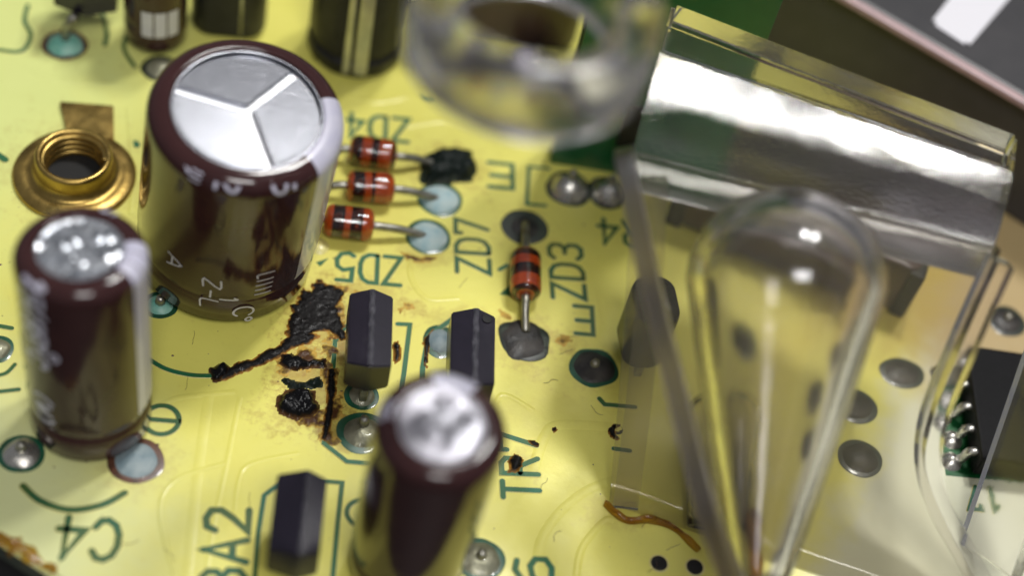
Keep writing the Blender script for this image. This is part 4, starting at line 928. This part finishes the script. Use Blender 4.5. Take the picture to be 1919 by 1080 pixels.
# tapered light pipe lying on the slope, tip glued to the board
def cone_part(name, tip, top, r0, r1, lift, mat='acrylic', hollow=0.0, dome=0.75):
    ax = (top - tip); L = ax.length; q = Vector((0, 0, 1)).rotation_difference(ax.normalized()).to_matrix().to_4x4()
    prof = [(0, 0)] + [(r0 + (r1 - r0)*(i/10)**0.9, L*i/10) for i in range(11)] + [(r1*math.cos(a), L + r1*dome*math.sin(a)) for a in [i/8*math.pi/2 for i in range(1, 9)]]
    if hollow:
        inn = [(max(r - hollow, 0.02), z) for r, z in prof[1:12]] + [((r1 - hollow)*math.cos(a), L + (r1*dome - hollow)*math.sin(a)) for a in [i/8*math.pi/2 for i in range(1, 9)]]
        prof = prof[1:] + inn[::-1] + [prof[1]]
    v, f = lathe(prof, 40, M4=Matrix.Translation(tip + nrm*(-lift)) @ q)
    return gpart(name, v, f, mat, True)
tip = slope_pt(1393, 1060, 0.97); topc = slope_pt(1456, 480, 0.22)
cone_part('light_pipe', tip + Vector((0, 0, 1.2)), topc, 1.2, 4.9, 5.0, hollow=0.8, dome=0.95)
cone_part('inner_pin', at(1322, 985, 0.6), at(1350, 775, 3.0), 1.0, 1.9, 0.4, hollow=0.35)
# rib standing proud of the sheet, along its left
P0 = at(1168, 292, ZB + 2); P1 = at(1215, 520, 16.5); P2 = at(1282, 800, 13.5); P3 = at(1345, 1030, 10.5); P4 = at(1430, 1210, 6)
def rib_part(name, pts, wid, dep, mat, side=0.0):
    rb = smooth_path(pts, 8); V, Fc = [], []
    for i, p in enumerate(rb):
        t = (rb[min(i + 1, len(rb) - 1)] - rb[max(i - 1, 0)]).normalized(); sd = t.cross(nrm).normalized()
        for a, b_ in ((-.5, 0), (.5, 0), (.5, dep), (-.5, dep)):
            q = p + sd*(a*wid + side) + nrm*b_; q.z = max(q.z, 0.06); V.append(q)
    for i in range(len(rb) - 1):
        for q in range(4): Fc.append((i*4 + q, i*4 + (q + 1) % 4, (i + 1)*4 + (q + 1) % 4, (i + 1)*4 + q))
    Fc += [(0, 1, 2, 3), tuple((len(rb) - 1)*4 + q for q in range(4))]
    return gpart(name, V, Fc, mat, True, sharp=40)
rib_part('rib', [P0, P1, P2, P3, P4], 0.9, 2.2, 'frosted')
lg = [slope_pt(*q) for q in [(1228, 330, .05), (1215, 560, .40), (1198, 740, .69), (1172, 950, 1.0)]]
rib_part('leg', [p - nrm*0.35 for p in lg], 1.35, 0.3, 'thin')
rg = [slope_pt(*q) for q in [(1868, 480, .02), (1795, 645, .25), (1740, 790, .5), (1742, 905, .66), (1800, 1020, 0.8), (1850, 1110, 0.9)]]
rib_part('leg', [p - nrm*1.6 for p in rg], 1.2, 1.5, 'acrylic')
# clear ring left of the bar
rc = at(1006, 14, 30.0); ro, rin = 5.3, 3.5
prof = [(rin, -2.6), (rin + 0.15, -2.75), (ro - 0.3, -2.75), (ro, -2.4), (ro, 0.6), (ro - 0.35, 1.0), (rin + 0.5, 1.0), (rin + 0.1, 0.8), (rin, 0.4), (rin, -2.6)]
v, f = lathe(prof, 72, M4=Matrix.Translation(rc)); gpart('ring', v, f, 'acrylic_ring', True, sharp=50)
# glue
def strip_blob(pts, wpx, hgt, name, mat, parent, n=8):
    p = smooth_path([at(*q) for q in pts], n); V, Fc = [], []; K = 8
    for i, q in enumerate(p):
        t = (p[min(i + 1, len(p) - 1)] - p[max(i - 1, 0)]).normalized(); s = Vector((-t.y, t.x, 0)); r = mmpx(*pts[0], wpx)*0.5*(0.8 + 0.5*noise.noise(Vector((q.x, q.y, 4)))); 
        if i in (0, len(p) - 1): r *= 0.3
        for k_ in range(K + 1):
            a = math.pi*k_/K; V.append(q + s*math.cos(a)*r + Vector((0, 0, -0.03 + hgt*math.sin(a)*(0.8 + 0.6*noise.noise(q*1.5)))))
    for i in range(len(p) - 1):
        for k_ in range(K): Fc.append((i*(K + 1) + k_, i*(K + 1) + k_ + 1, (i + 1)*(K + 1) + k_ + 1, (i + 1)*(K + 1) + k_))
        Fc.append((i*(K + 1), i*(K + 1) + K, (i + 1)*(K + 1) + K, (i + 1)*(K + 1)))
    return link(name, mesh(name, V, Fc), mat, parent)
o = strip_blob([(1133, 944), (1155, 965), (1180, 978), (1215, 976), (1250, 985), (1285, 1010), (1310, 1035)], 18, 0.45, 'amber_glue_bead', 'amber', None)
tag(o, 'amber glue bead along the foot of the clear acrylic', 'glue')
o = strip_blob([(1380, 975), (1390, 1035), (1405, 1110)], 95, 2.2, 'amber_glue_drop', 'amber', None)
tag(o, 'thick amber glue drop at the tip of the tapered light pipe', 'glue')
# second clear strip at the far right
q0, q1 = at(1806, 1015, 0.1), at(1935, 640, 9.0)
ax = (q1 - q0); sd = ax.cross(Vector((0.2, -1, 0.6))).normalized(); up_ = sd.cross(ax).normalized()
t4 = [q0 + sd*.35, q1 + sd*.35, q1 - sd*.35, q0 - sd*.35]; bt = [p + up_*5 for p in t4]
v, f = hexa(t4, bt); me = mesh('clear_strip', v, f, False); o = link('clear_strip', me, 'acrylic'); tag(o, 'thin clear acrylic strip slanting past the black chip', 'strip')
